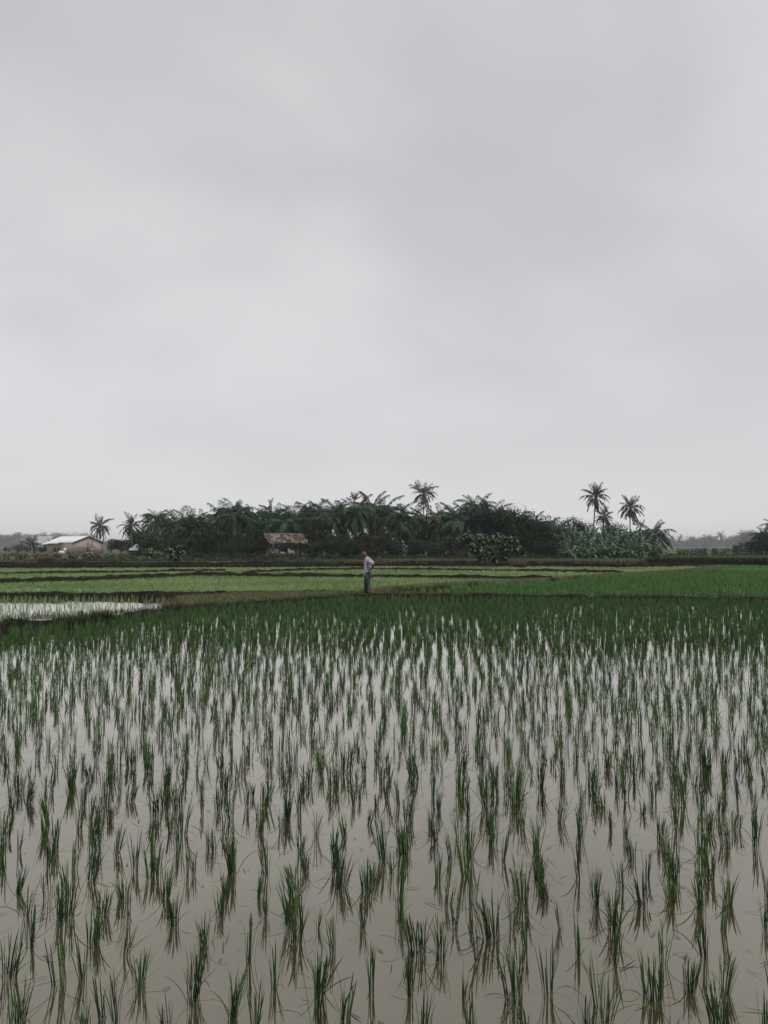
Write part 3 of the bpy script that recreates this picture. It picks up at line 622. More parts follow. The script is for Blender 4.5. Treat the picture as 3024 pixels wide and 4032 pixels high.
# banana plants: stem and single broad leaves
def banana_leaf(e0, droop, seed, mat):
    g = np.random.default_rng(seed); ns = 9; P = [np.zeros(3)]; V, Q, K = [], [], []
    for i in range(ns):
        th = e0 - droop * ((i + .5) / ns) ** 1.3; P.append(P[-1] + np.array([math.cos(th), .03 * math.sin(i + seed), math.sin(th)]) / ns)
    for i in range(ns + 1):
        s = i / ns; w = .012 if s < .12 else .105 * math.sin(math.pi * min(1, (s - .06) / .96) ** .8) ** .7 + .005
        th = e0 - droop * s ** 1.3; up = np.array([-math.sin(th), 0, math.cos(th)])
        tear = g.uniform(.65, 1.05, 2)
        V += [P[i] + np.array([0, w * tear[0], 0]) + up * w * .35 * g.uniform(-.3, 1), P[i] - up * .008, P[i] - np.array([0, w * tear[1], 0]) + up * w * .35 * g.uniform(-.3, 1)]
        K += [g.beta(2, 2) * .8, .8, g.beta(2, 2) * .8]
    for i in range(ns):
        for a in (0, 1): Q.append([3 * i + a, 3 * i + a + 1, 3 * i + a + 4, 3 * i + a + 3])
    return mk('leaf', np.array(V), np.array(Q), None, mat, np.array(K))
BAN = [banana_leaf(R(e), R(d_), 400 + k, M['banana']) for k, (e, d_) in enumerate([(84, 40), (76, 85), (66, 110), (58, 125), (46, 120), (35, 105), (70, 135), (15, 80)])]
STEM = [trunk_mesh('stem', 1.0, .13, .075, (.04, 0), M['bananastem'], 420 + k, 8, 5) for k in range(3)]
gb = np.random.default_rng(42); bananas = []
for row, (d0, n_, x0, x1, tb0) in enumerate(((90, 18, 2205, 2612, 2146), (93, 18, 2215, 2605, 2126), (97, 18, 2195, 2600, 2108), (103, 16, 2200, 2560, 2092), (109, 11, 2230, 2500, 2084))):
    for i in range(n_):
        px = x0 + (x1 - x0) * (i + .5) / n_ + gb.normal(0, 7); topy = tb0 + gb.normal(0, 8) + (22 if px > 2540 else 0); d = d0 + gb.normal(0, 1.2)
        bananas.append((px, topy, d))
for (px, topy, d) in bananas:
    tp = AT(px, topy, d); H = max(1.5, tp.z - ZG); ll = gb.uniform(1.6, 2.2); sh = max(.35, H - ll * .72)
    root = empty('banana_plant', (tp.x, d, ZG), gb.uniform(0, 6.28)); tag(root, 'bluish green banana plant with broad arching leaves in the banana clump', 'banana plant', 'banana plants beside the grove')
    s_ = link('stem', STEM[gb.integers(0, 3)], root); s_.scale = (1, 1, sh + .1)
    nl = gb.integers(8, 12); a0 = gb.uniform(0, 6.28)
    for k in range(nl):
        f_ = link('leaf', BAN[gb.integers(0, 8) if k else 0], root); sz = ll * gb.uniform(.8, 1.1)
        f_.location = (.035, 0, sh); f_.rotation_euler = (gb.normal(0, .3), gb.normal(0, .12), a0 + k * 2.4 + gb.normal(0, .2)); f_.scale = (sz, sz, sz)

# ------------------------------------------------------------------ broadleaf trees and bushes
def lobes_for(w, h, z0, g, n=9):
    out = []
    for k in range(n):
        a = g.uniform(0, 6.28); rr = w * .5 * math.sqrt(g.uniform(0, .75)); z = z0 + (h - z0) * g.uniform(.18, .86)
        sc_ = g.uniform(.22, .38); out.append(((rr * math.cos(a), rr * math.sin(a), z), (w * sc_, w * sc_, (h - z0) * sc_ * .75)))
    return out
def tree_meshes(w, h, z0, n, size, mat, seed, limb=True, r=.09, nl=9, aspect=.5):
    g = np.random.default_rng(seed); random.seed(seed); lb = lobes_for(w, h, z0, g, nl); mb = MB()
    mb.tube([(0, 0, -.05), (.05 * w * g.normal() * .5, 0, h * .35), (.03, .02, h * .62)], [r * 1.3, r, r * .5], 7, True, None, .08)
    if limb:
        for (c_, _) in lb[:6]:
            mb.tube([(0, 0, h * .28 * g.uniform(.7, 1.3)), (c_[0] * .5, c_[1] * .5, c_[2] * .72), c_], [r * .55, r * .35, r * .1], 5)
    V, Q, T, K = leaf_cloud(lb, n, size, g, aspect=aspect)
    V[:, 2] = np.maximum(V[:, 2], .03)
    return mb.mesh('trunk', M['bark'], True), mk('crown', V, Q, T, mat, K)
def broad(name, label, group, loc, meshes, s=1.0, rz=0.0, cat='tree', sz=None):
    root = empty(name, loc, rz); root.scale = (s, s, sz or s); tag(root, label, cat, group); link('trunk', meshes[0], root); link('crown', meshes[1], root); return root
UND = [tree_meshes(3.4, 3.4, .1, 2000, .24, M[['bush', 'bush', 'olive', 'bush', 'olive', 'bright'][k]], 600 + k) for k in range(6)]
gu = np.random.default_rng(77)
for row, (d0, step, ty) in enumerate(((90, 78, 2125), (97, 95, 2105), (143, 60, 2095))):
    for k, px in enumerate(range(610 - 20 * row, 2215 + 120 * row, step)):
        if row == 0 and 1010 < px < 1230: continue
        p = AT(px + gu.normal(0, 10), ty + gu.normal(0, 16), d0 + gu.normal(0, 1)); s_ = max(.7, (p.z - ZG) / 3.4)
        broad('understory_tree', 'dark bushy broadleaf tree at the shaded foot of the palm grove', 'bushy trees along the foot of the grove', (p.x, p.y, ZG), UND[gu.integers(0, 5)], s_, gu.uniform(0, 6.28))
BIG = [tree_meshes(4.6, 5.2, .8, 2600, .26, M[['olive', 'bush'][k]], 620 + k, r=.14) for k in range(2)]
for k, (px, ty, d, kind, lb) in enumerate([(800, 2040, 96, 0, 'olive tinged broadleaf tree with yellowish leaves near the left of the grove'), (1245, 2048, 98, 0, 'olive broadleaf tree behind the right end of the thatched hut'),
        (2010, 2005, 100, 1, 'rounded dark broadleaf tree behind the broad leaved bush'), (2110, 2045, 98, 1, 'rounded dark broadleaf tree beside the left end of the banana plants'), (2225, 2040, 118, 1, 'leafy dark tree rising just behind the left banana plants'), (2420, 2062, 119, 1, 'leafy dark tree behind the banana plants under the slender coconut palm'), (2300, 2062, 121, 1, 'leafy dark tree behind the banana plants under the tallest leaning palm'), (1940, 1998, 103, 1, 'dark domed tree left of the sparse twiggy treetop')]):
    p = AT(px, ty, d); s_ = (p.z - ZG) / 5.2; broad('broadleaf_tree', lb, None, (p.x, d, ZG), BIG[kind], s_, k * 1.3)
p = AT(2018, 1978, 106); broad('sparse_tree', 'sparse twiggy treetop with few pale leaves above the grove edge', None, (p.x, 106, ZG), tree_meshes(3.0, p.z - ZG, (p.z - ZG) * .6, 170, .22, M['olive'], 640, r=.07), 1, 0)
p = AT(1722, 2042, 102); g = np.random.default_rng(9)
V, Q, T, K = leaf_cloud([((0, 0, .0), (.55, .4, .45)), ((-.5, 0, .35), (.3, .3, .35))], 110, .42, g)
root = empty('yellow_tree', (p.x, 102, ZG)); tag(root, 'small tree with a patch of yellow leaves in the grove below the lone coconut palm', 'tree')
link('trunk', trunk_mesh('trunk', p.z - ZG, .1, .04, (.1, 0), M['bark'], 4), root); c_ = link('crown', mk('crown', V, Q, T, M['yellowleaf'], K), root); c_.location = (0, 0, p.z - ZG)

# the broad leaved bush on the bank: every big leaf its own piece
def big_leaf(seed, mat):
    g = np.random.default_rng(seed); V, Q, K = [], [], []; ns = 5; tt = g.beta(2, 2)
    for i in range(ns + 1):
        s = i / ns; w = .28 * math.sin(math.pi * (.10 + .90 * s)) ** .8 if s < 1 else .0; z = -.28 * s * s
        V += [(s, w, z + .10 * w), (s, 0, z - .02), (s, -w, z + .10 * w)]; K += [tt, min(1, tt + .15), tt]
    for i in range(ns):
        for a in (0, 1): Q.append([3 * i + a, 3 * i + a + 1, 3 * i + a + 4, 3 * i + a + 3])
    return mk('leaf', np.array(V), np.array(Q), None, mat, np.array(K))
LEAF = [big_leaf(700 + k, M['bright']) for k in range(6)]
def leafy_bush(name, label, base, lobes, nleaf, size, seed, ncore):
    g = np.random.default_rng(seed); root = empty(name, base); tag(root, label, 'bush'); mb = MB()
    for (c_, r_) in lobes: mb.tube([(c_[0] * .1, 0, -.1), (c_[0] * .55, c_[1] * .5, c_[2] * .55), c_], [.06, .045, .02], 6)
    mb.build('trunk', M['bark'], root)
    V, Q, T, K = leaf_cloud([(c_, (r_[0] * .85, r_[1] * .85, r_[2] * .85)) for c_, r_ in lobes], ncore, size * .7, g, .2, .6)
    V[:, 2] = np.maximum(V[:, 2], .02)
    tag(link('crown', mk('crown', V, Q, T, M['bush'], K), root), kind='stuff')
    vol = np.array([r_[0] * r_[2] for _, r_ in lobes]); vol /= vol.sum()
    for k in range(nleaf):
        c_, r_ = lobes[g.choice(len(lobes), p=vol)]; d = g.normal(size=3); d[2] = abs(d[2]) * .9 - .25; d[1] -= .35; d /= np.linalg.norm(d)
        f_ = link('leaf', LEAF[g.integers(0, 6)], root); f_.location = Vector(c_) + Vector(d * np.array(r_)) * g.uniform(.85, 1.08)
        s_ = size * g.uniform(.7, 1.25); f_.scale = (s_, s_, s_)
        f_.rotation_euler = (g.normal(0, .35), g.uniform(-.1, .75), math.atan2(d[1], d[0]) + g.normal(0, .7))
b0 = G(1935, 2224, .3); sc_ = b0.y / FPX
def rel(px, py): return ((px - 1935) * sc_, 0, (2224 - py) * sc_)
lobs = [((rel(px, py)[0], dy, rel(px, py)[2]), (rx, .6, rz_)) for px, py, dy, rx, rz_ in ((1842, 2120, .2, .75, .75), (1875, 2160, -.2, .8, .8), (1900, 2125, .4, .7, .7), (1955, 2120, .3, .75, .6), (2005, 2130, 0, .75, .65), (2020, 2155, -.1, .6, .55), (1980, 2160, -.2, .7, .6), (1930, 2170, -.3, .7, .6), (1895, 2195, -.1, .6, .45), (1990, 2195, 0, .6, .45), (1945, 2200, 0, .7, .4))]
leafy_bush('broadleaf_bush', 'large bush with big pale green leaves growing on the far bank', b0, lobs, 295, .38, 711, 2400)
b0 = G(692, 2222, .35)
leafy_bush('broadleaf_bush', 'upright bush with big leaves on the bank edge left of the hut', b0, [((-.35, 0, 1.45), (.45, .4, .45)), ((.1, 0, 1.75), (.35, .35, .3)), ((.35, 0, 1.2), (.5, .4, .45)), ((-.3, -.1, .8), (.5, .4, .5)), ((.2, -.1, .6), (.6, .4, .5)), ((0, 0, .3), (.6, .4, .3))], 110, .33, 712, 700)
b0 = AT(590, 2205, 79); b0.z = ZG
leafy_bush('broadleaf_bush', 'small round bush with bright green top before the white roofed shed', b0, [((-.3, 0, 1.25), (.5, .4, .3)), ((.3, 0, 1.3), (.5, .4, .3)), ((0, 0, .95), (.65, .45, .35)), ((0, 0, .5), (.5, .4, .4))], 70, .32, 713, 420)

# hedges and crop rows
def hedge(name, label, pts, h, w, dens, size, mat, seed, z=ZG, cat='hedge'):
    g = np.random.default_rng(seed); P = resample(pts, .6); lb = []
    for p in P:
        for k in range(2): lb.append(((p[0] + g.normal(0, .25), p[1] + g.normal(0, w * .3), z + h * (.28 + .38 * k) * g.uniform(.8, 1.15)), (.55, w * .5, h * .36)))
    V, Q, T, K = leaf_cloud(lb, int(len(P) * dens), size, g, .5); V[:, 2] = np.maximum(V[:, 2], z - .02)
    return tag(link(name, mk(name, V, Q, T, mat, K)), label, cat, kind='stuff')
hedge('hedge', 'long low dark hedge running from the stakes past the hut', [Vector((-60, 83, 0)), Vector((-30, 82, 0)), Vector((-6, 82, 0))], .86, .9, 110, .20, M['hedge'], 801)
hedge('hedge', 'low dark hedge on the bank behind the standing man', [Vector((-6, 82.6, 0)), Vector((4, 83, 0)), Vector((20, 84, 0))], .66, .8, 95, .22, M['hedge'], 802)
hedge('thicket', 'dark leafy thicket closing the back of the palm grove', [Vector((-46, 150, 0)), Vector((0, 150, 0)), Vector((36, 150, 0))], 4.2, 3.0, 90, .45, M['bush'], 807, cat='thicket')
hedge('crop_row', 'dark leafy crop row standing before the hazy trees on the right', [Vector((52.5, 131, 0)), Vector((70, 130, 0)), Vector((95, 129, 0))], 1.35, 2.0, 110, .26, M['hedge'], 803, cat='crop row')
hedge('crop_row', 'low dark crop line in front of the taller crop row on the right', [Vector((41, 112, 0)), Vector((60, 111, 0)), Vector((85, 110, 0))], .5, 1.4, 60, .24, M['hedge'], 804, cat='crop row')

# ------------------------------------------------------------------ far and side trees
FT = [tree_meshes(11, 10, -2.5, 1300, 1.0, M['fartree'], 830 + k, r=.25, nl=13) for k in range(3)]
gf = np.random.default_rng(88)
def far_broad(px, ty, d, label, group, w=None):
    d = d * 2.1; p = AT(px, ty - 6, d); s_ = (p.z - ZG) / 10; o_ = broad('hazy_tree', label, group, (p.x, d, ZG), FT[gf.integers(0, 3)], s_, gf.uniform(0, 6.28))
    if w: o_.scale = (w, w, s_)
def far_palm(px, ty, d, label, group, fl=4.0):
    d = d * 2.1; ty -= 6; fl = fl * 1.9; p = AT(px, ty, d); palm('hazy_palm', label, group, (p.x, d, ZG), max(1, p.z - ZG - fl * .75), fl, FAR, (('up', 4), ('high', 5), ('mid', 6), ('low', 5), ('hang', 4)), int(px * 7 + d), (.3, .2))
RB = ('hazy rounded tree in the distant tree line right of the grove', 'hazy trees in the distance on the right')
RP = ('hazy distant palm in the tree line right of the grove', 'hazy palms in the distance on the right')
for px, ty, d in ((2600, 2122, 620), (2640, 2128, 600), (2660, 2140, 590), (2700, 2135, 580), (2725, 2124, 600), (2755, 2122, 610), (2792, 2114, 560), (2770, 2124, 570), (2812, 2122, 590), (2850, 2132, 600), (2875, 2120, 560), (2905, 2112, 540), (2920, 2124, 430), (2950, 2112, 400), (2960, 2100, 380), (2990, 2098, 420), (3030, 2100, 400), (3080, 2105, 420), (3140, 2100, 430), (3200, 2108, 420), (3010, 2128, 600), (2680, 2142, 640), (2830, 2140, 640)):
    far_broad(px, ty + gf.normal(0, 2), d, *RB)
for px, ty, d in ((2645, 2114, 560), (2678, 2112, 540), (2728, 2116, 600), (2796, 2112, 590), (2926, 2092, 380), (2946, 2094, 390)):
    far_palm(px, ty, d, *RP, fl=4.4)
far_palm(2836, 2098, 420, 'single hazy coconut palm standing clear in the distant tree line', None, 4.2)
LB = ('hazy tree in the long distant tree line behind the brick house', 'hazy trees in the distance on the left')
for k, px in enumerate(range(-190, 380, 24)):
    far_broad(px, 2112 + 5 * math.sin(k * 1.7) + gf.normal(0, 2), 560 + (k * 47) % 90, *LB)
for px, ty in ((72, 2102), (175, 2103), (250, 2106), (-60, 2104)): far_palm(px, ty, 540, 'hazy distant palm in the tree line behind the brick house', 'hazy palms in the distance on the left', 5)
for px, ty, d, lb in ((30, 2152, 172, 'low dark tree behind the stakes at the far left'), (75, 2134, 176, 'dark rounded tree behind the middle of the stakes'), (120, 2142, 170, 'dark tree behind the stakes with the crossbar'), (165, 2148, 176, 'dark bush left of the brick house end'), (440, 2118, 172, 'dark rounded tree just right of the brick house'), (475, 2122, 165, 'dark leafy tree left of the bare trunked coconut palm'), (555, 2098, 138, 'dark tree behind the white roofed shed'), (500, 2128, 150, 'dark low tree behind the bare trunked coconut palm')):
    p = AT(px, ty, d); broad('dark_tree', lb, None, (p.x, d, ZG), UND[gf.integers(0, 4)], (p.z - ZG) / 3.4, px * .1)
coco(128, 2112, 168, 3.0, 'short palm with spiky fronds left of the brick house', 2020, counts=(('up', 5), ('high', 6), ('mid', 6), ('low', 4)))
coco(205, 2112, 172, 2.6, 'small ragged palm behind the left end of the brick house', 2021, counts=(('up', 5), ('high', 5), ('mid', 4)))
for px, ty, d, lb in ((3000, 2092, 124, 'dark leafy tree at the right edge beyond the meadow'), (3050, 2070, 126, 'tall dark tree at the right edge of the far meadow'), (2972, 2125, 123, 'dark leafy bush left of the right edge tree'), (2908, 2136, 150, 'round dark bush standing behind the far crop row')):
    p = AT(px, ty, d); broad('dark_tree', lb, None, (p.x, d, ZG), UND[gf.integers(0, 5)], (p.z - ZG) / 3.4, px * .1)
p = AT(3012, 2066, 128)
palm('end_palm', 'dark palm rising over the leafy tree at the right edge', None, (p.x, 128, ZG), p.z - ZG - 2.2, 3.0, OIL, (('up', 5), ('high', 6), ('mid', 6), ('low', 5)), 2033, (.2, .16), bark='bark')
p = AT(3060, 2030, 132)
palm('end_palm', 'taller dark palm at the outer right edge above the meadow trees', None, (p.x, 132, ZG), p.z - ZG - 2.2, 3.2, OIL, (('up', 5), ('high', 6), ('mid', 6), ('low', 5)), 2034, (.2, .16), bark='bark')

hedge('distant_wood', 'blurred hazy base of the distant wood on the right', [Vector((420, 1300, 0)), Vector((660, 1280, 0)), Vector((1000, 1240, 0))], 12, 14, 60, 2.0, M['fartree'], 805, cat='wood')
hedge('distant_wood', 'blurred hazy base of the distant wood on the left', [Vector((-1000, 1240, 0)), Vector((-660, 1300, 0)), Vector((-440, 1300, 0))], 12, 14, 60, 2.0, M['fartree'], 806, cat='wood')

# ------------------------------------------------------------------ brick house
def brickmat():
    m, t, o = newmat('far_brick'); n = t.nodes; l = t.links; tcd = n.new('ShaderNodeTexCoord')
    cx = n.new('ShaderNodeSeparateXYZ'); l.new(tcd.outputs['Object'], cx.inputs[0]); ad = n.new('ShaderNodeMath'); ad.operation = 'ADD'; l.new(cx.outputs[0], ad.inputs[0]); l.new(cx.outputs[1], ad.inputs[1])
    cc = n.new('ShaderNodeCombineXYZ'); l.new(ad.outputs[0], cc.inputs[0]); l.new(cx.outputs[2], cc.inputs[1])
    bt = n.new('ShaderNodeTexBrick'); l.new(cc.outputs[0], bt.inputs['Vector']); bt.inputs['Scale'].default_value = 1.0; bt.inputs['Brick Width'].default_value = .22; bt.inputs['Row Height'].default_value = .075; bt.inputs['Mortar Size'].default_value = .008
    bt.inputs['Color1'].default_value = (.44, .365, .315, 1); bt.inputs['Color2'].default_value = (.52, .445, .39, 1); bt.inputs['Mortar'].default_value = (.26, .23, .20, 1)
    nz = n.new('ShaderNodeTexNoise'); l.new(tcd.outputs['Object'], nz.inputs['Vector']); nz.inputs['Scale'].default_value = 1.4; nz.inputs['Detail'].default_value = 6
    mxc = n.new('ShaderNodeMix'); mxc.data_type = 'RGBA'; mxc.blend_type = 'MULTIPLY'; mxc.inputs[0].default_value = .55; l.new(bt.outputs[0], mxc.inputs[6])
    rp = n.new('ShaderNodeValToRGB'); l.new(nz.outputs[0], rp.inputs[0]); rp.color_ramp.elements[0].position = .3; rp.color_ramp.elements[0].color = (.78, .76, .74, 1); rp.color_ramp.elements[1].position = .7; l.new(rp.outputs[0], mxc.inputs[7])
    b = n.new('ShaderNodeBsdfPrincipled'); l.new(mxc.outputs[2], b.inputs['Base Color']); b.inputs['Roughness'].default_value = .9; l.new(b.outputs[0], o.inputs[0]); return m
M['brick'] = brickmat()
M['zinc'] = noisemat('zinc_sheet', [(0.3, (.74, .76, .79)), (0.7, (.86, .87, .89))], 1.2, rough=.5, spec=.5)
M['fascia'] = noisemat('dark_fascia', [(0.3, (.03, .025, .02)), (0.7, (.06, .05, .04))], 4)
M['dark'] = noisemat('dark_opening', [(0.3, (.010, .010, .011)), (0.7, (.02, .02, .022))], 3, rough=.5)
M['concrete'] = noisemat('grey_concrete', [(0.3, (.20, .18, .155)), (0.7, (.30, .27, .235))], 3)
M['white'] = noisemat('white_sheet', [(0.3, (.60, .60, .58)), (0.7, (.76, .76, .74))], 2, rough=.7)
M['greyroof'] = noisemat('grey_sheet', [(0.3, (.30, .31, .33)), (0.7, (.42, .43, .44))], 1.5, rough=.6)
def corrugated(mb, x0, z0, x1, z1, y0, y1, step=.20, amp=.02, th=.03):
    """one sheet roof slope between eave (x0,z0) and ridge (x1,z1), ribs running down the slope"""
    o = mb.n(); k = max(2, int((y1 - y0) / step)) * 2
    for i in range(k + 1):
        y = y0 + (y1 - y0) * i / k; a = amp if i % 2 else -amp
        for (x, z) in ((x0, z0), (x1, z1)): mb.v.append((x, y, z + a))
        for (x, z) in ((x0, z0), (x1, z1)): mb.v.append((x, y, z + a - th))
    for i in range(k):
        b = o + 4 * i
        mb.q += [[b, b + 4, b + 5, b + 1], [b + 2, b + 3, b + 7, b + 6], [b, b + 2, b + 6, b + 4], [b + 1, b + 5, b + 7, b + 3]]
    return mb
hp = AT(287, 2150, 150); W_, L_, EZ, PZ = 6.5, 11.0, 2.35, 3.62
house = empty('brick_house', (hp.x, 150, ZG), R(50)); tag(house, 'unfinished brown brick house with bright zinc roof behind the dark hedge', 'house')
mb = MB(); th = .14
# walls with real openings: side wall pieces round two windows, gable with two narrow openings
def wall_x(mb, x, ylist, zlo, zhi, opens):
    ys = sorted(set([ylist[0], ylist[1]] + [v for o_ in opens for v in o_[:2]]))
    for a, b_ in zip(ys[:-1], ys[1:]):
        op = [o_ for o_ in opens if o_[0] <= a and o_[1] >= b_]
        if op:
            mb.box((x, (a + b_) / 2, (zlo + op[0][2]) / 2), (th, b_ - a, op[0][2] - zlo)); mb.box((x, (a + b_) / 2, (op[0][3] + zhi) / 2), (th, b_ - a, zhi - op[0][3]))
        else: mb.box((x, (a + b_) / 2, (zlo + zhi) / 2), (th, b_ - a, zhi - zlo))
SW = [(5.45, 6.55, .40, 1.22), (6.95, 8.15, .40, 1.22)]
wall_x(mb, th / 2, (th, L_), -.05, EZ, SW); wall_x(mb, W_ - th / 2, (th, L_), -.05, EZ, [])
GW = [(3.0, 3.42, .40, 1.20), (3.85, 4.25, .40, 1.20)]
for y in (th / 2, L_ + th / 2):
    xsr = sorted([0, W_, W_ / 2] + ([v for o_ in GW for v in o_[:2]] if y < 1 else []))
    hz_ = lambda x: EZ + (PZ - EZ) * (1 - abs(x - W_ / 2) / (W_ / 2))
    for a, b_ in zip(xsr[:-1], xsr[1:]):
        op = [o_ for o_ in GW if o_[0] <= a and o_[1] >= b_] if y < 1 else []
        for (z0a, z1a, z1b) in ([(-.05, op[0][2], op[0][2]), (op[0][3], hz_(a), hz_(b_))] if op else [(-.05, hz_(a), hz_(b_))]):
            o = mb.n(); y0, y1 = y - th / 2, y + th / 2
            mb.v += [(a, y0, z0a), (b_, y0, z0a), (b_, y0, z1b), (a, y0, z1a), (a, y1, z0a), (b_, y1, z0a), (b_, y1, z1b), (a, y1, z1a)]
            mb.q += [[o, o + 1, o + 2, o + 3], [o + 5, o + 4, o + 7, o + 6], [o + 3, o + 2, o + 6, o + 7], [o, o + 4, o + 5, o + 1], [o, o + 3, o + 7, o + 4], [o + 1, o + 5, o + 6, o + 2]]
mb.build('wall', M['brick'], house)
slope = (PZ - EZ) / (W_ / 2); zr = PZ + .10
roof = corrugated(MB(), -.25, zr - slope * (W_ / 2 + .25), W_ / 2, zr, -.3, 5.0)
corrugated(roof, -.75, zr - slope * (W_ / 2 + .75), W_ / 2, zr - .003, 5.0, 8.85); corrugated(roof, -1.2, zr - slope * (W_ / 2 + 1.2), W_ / 2, zr - .006, 8.85, 11.4)
corrugated(roof, W_ + .5, zr - slope * (W_ / 2 + .5), W_ / 2 + .002, zr, -.3, 11.4)
ro = roof.build('roof', M['zinc'], house)
mb = MB()
for s0, s1 in (((-.25, zr - slope * (W_ / 2 + .25)), (W_ / 2, zr)), ((W_ / 2, zr), (W_ + .5, zr - slope * (W_ / 2 + .5)))):
    o = mb.n(); d_ = .16
    for y in (-.34, -.305):
        mb.v += [(s0[0], y, s0[1] - d_), (s1[0], y, s1[1] - d_), (s1[0], y, s1[1] - .035), (s0[0], y, s0[1] - .035)]
    mb.q += [[o, o + 1, o + 2, o + 3], [o + 5, o + 4, o + 7, o + 6], [o + 3, o + 2, o + 6, o + 7], [o, o + 4, o + 5, o + 1], [o, o + 3, o + 7, o + 4], [o + 1, o + 5, o + 6, o + 2]]
mb.build('fascia_board', M['fascia'], ro)
MB().box((W_ - .06, -.05, EZ / 2), (.22, .10, EZ + .1)).build('corner_post', M['concrete'], house)
for (a, b_, z0, z1) in SW:
    w_ = MB().box((th * .55, (a + b_) / 2, (z0 + z1) / 2), (.03, b_ - a, z1 - z0)).build('window', M['dark'], house)
    f_ = MB(); f_.box((-.02, a + .03, (z0 + z1) / 2), (.06, .06, z1 - z0)).box((-.02, b_ - .03, (z0 + z1) / 2), (.06, .06, z1 - z0)).box((-.02, (a + b_) / 2, (z0 + z1) / 2), (.06, .07, z1 - z0)).box((-.02, (a + b_) / 2, z1 + .03), (.06, b_ - a, .06)); f_.build('frame', M['concrete'], w_)
for i, (a, b_, z0, z1) in enumerate(GW):
    w_ = MB().box(((a + b_) / 2, th * (.55 if i == 0 else .2), (z0 + z1) / 2), (b_ - a, .03, z1 - z0)).build('window', M['dark' if i == 0 else 'brick'], house)
    f_ = MB(); f_.box((a - .03, -.03, (z0 + z1) / 2), (.07, .06, z1 - z0 + .1)).box((b_ + .03, -.03, (z0 + z1) / 2), (.07, .06, z1 - z0 + .1)); f_.build('frame', M['concrete'], w_)
MB().box((W_ / 2 - .8, -.03, 1.42), (W_ * .62, .05, .10)).build('lintel_beam', M['brick'], house)
# white dish-like sheet and pale sacks against the long wall
p = AT(252, 2176, 147)
mb = MB(); mb.tube([(0, .0, .5), (0, .12, .5)], [.36, .36], 18, True, (1.0, .9))
o_ = mb.build('round_sheet', M['white']); o_.location = (p.x, 147, ZG + .45); o_.rotation_euler = (R(-12), R(18), R(20)); tag(o_, 'white rounded sheet leaning against the side of the brick house', 'sheet')
mb = MB(); mb.ball((0, 0, .35), (.5, .3, .35)).ball((.4, .1, .3), (.35, .3, .3)); o_ = mb.build('sack_heap', M['white'], None, True); p = AT(240, 2176, 146); o_.location = (p.x, 146, ZG); tag(o_, 'low heap of pale sacks beside the white rounded sheet', 'sacks')
# shed with white roof behind the bare trunked palm, grey roofed building on the far left, white gable on the right
def shed(name, label, px, d, w, dp, h, rise, rz, roofm, wallm):
    p = AT(px, 2150, d); r_ = empty(name, (p.x, d, ZG), rz); tag(r_, label, 'shed'); mb = MB()
    o = 0; mb.box((0, 0, h / 2), (w, dp, h))
    for x in (-w / 2 + .05, w / 2 - .05): mb.face((x, -dp / 2, h), (x, dp / 2, h), (x, 0, h + rise))
    mb.build('wall', M[wallm], r_)
    rf = MB()
    for s_ in (-1, 1):
        o = rf.n(); k = int(w / .25) * 2
        for i in range(k + 1):
            x = -w / 2 - .3 + (w + .6) * i / k; a = .02 if i % 2 else -.02
            rf.v += [(x, s_ * (dp / 2 + .4), h - rise * .4 / (dp / 2) + a + .06), (x, 0, h + rise + a + .06)]
        for i in range(k): rf.q.append([o + 2 * i, o + 2 * i + 2, o + 2 * i + 3, o + 2 * i + 1])
    rf.build('roof', M[roofm], r_); MB().box((w * .15, -dp / 2 - .02, h * .42), (w * .2, .06, h * .84)).build('door', M['dark'], r_)
    return r_
shed('shed', 'small shed with white sheet roof half hidden behind the bare trunked palm', 556, 136, 2.4, 2.4, 1.2, .7, R(-35), 'greyroof', 'fascia')
shed('shed', 'low shed with white eave beside the bare trunked palm', 543, 126, 2.0, 1.8, .95, .30, R(10), 'greyroof', 'fascia')
shed('grey_roofed_house', 'hazy grey roofed building beyond the left end of the brick house', 168, 215, 5.0, 5.0, 2.6, 1.8, R(25), 'greyroof', 'greyroof')
shed('white_hut', 'tiny white gabled hut under the trees at the right edge', 3012, 129, .9, .8, 1.1, .45, R(60), 'white', 'white')

# ------------------------------------------------------------------ thatched hut
M['thatch'] = leafmat('palm_thatch', (.030, .022, .018), (.105, .080, .068), (.30, .245, .21), .95, 0.0, .9, .05)
M['oldwood'] = noisemat('old_wood', [(0.3, (.10, .085, .06)), (0.7, (.24, .21, .155))], 6, rough=.9, stretch=(1, 1, .3))
rm = AT(1117, 2104, 89.2); hut = empty('thatched_hut', (rm.x, 89.2, ZG), R(30)); tag(hut, 'open hut with ragged palm thatch roof on posts before the grove', 'hut')
RZ = rm.z - ZG; RUN, DROP, RL = 1.45, 1.0, 2.4
def thatch(seed):
    g = np.random.default_rng(seed); V, T, K = [], [], []
    for k in range(9):
        x = -.22 + .44 * (k + .5) / 9 + g.normal(0, .012); w = .033; ln = .50 * g.uniform(.72, 1.2); o = len(V); t_ = float(g.beta(2, 2))
        V += [(x - w, 0, 0), (x + w, 0, .012), (x + w * .8, -ln * .7, .015), (x - w * .8, -ln * .7, .004), (x + g.normal(0, .03), -ln, -.03)]
        T += [[o, o + 2, o + 1], [o, o + 3, o + 2], [o + 3, o + 4, o + 2]]; K += [t_] * 5
    return mk('thatch_strip', np.array(V), None, np.array(T), M['thatch'], np.array(K))
TH = [thatch(900 + k) for k in range(8)]; g = np.random.default_rng(91)
ang = math.atan2(DROP, RUN)
rf = MB()
for s_ in (-1, 1): rf.face((-RL, 0, RZ - .03), (RL, 0, RZ - .03), (RL, s_ * RUN, RZ - DROP - .03), (-RL, s_ * RUN, RZ - DROP - .03))
roofo = rf.build('roof', M['oldwood'], hut)
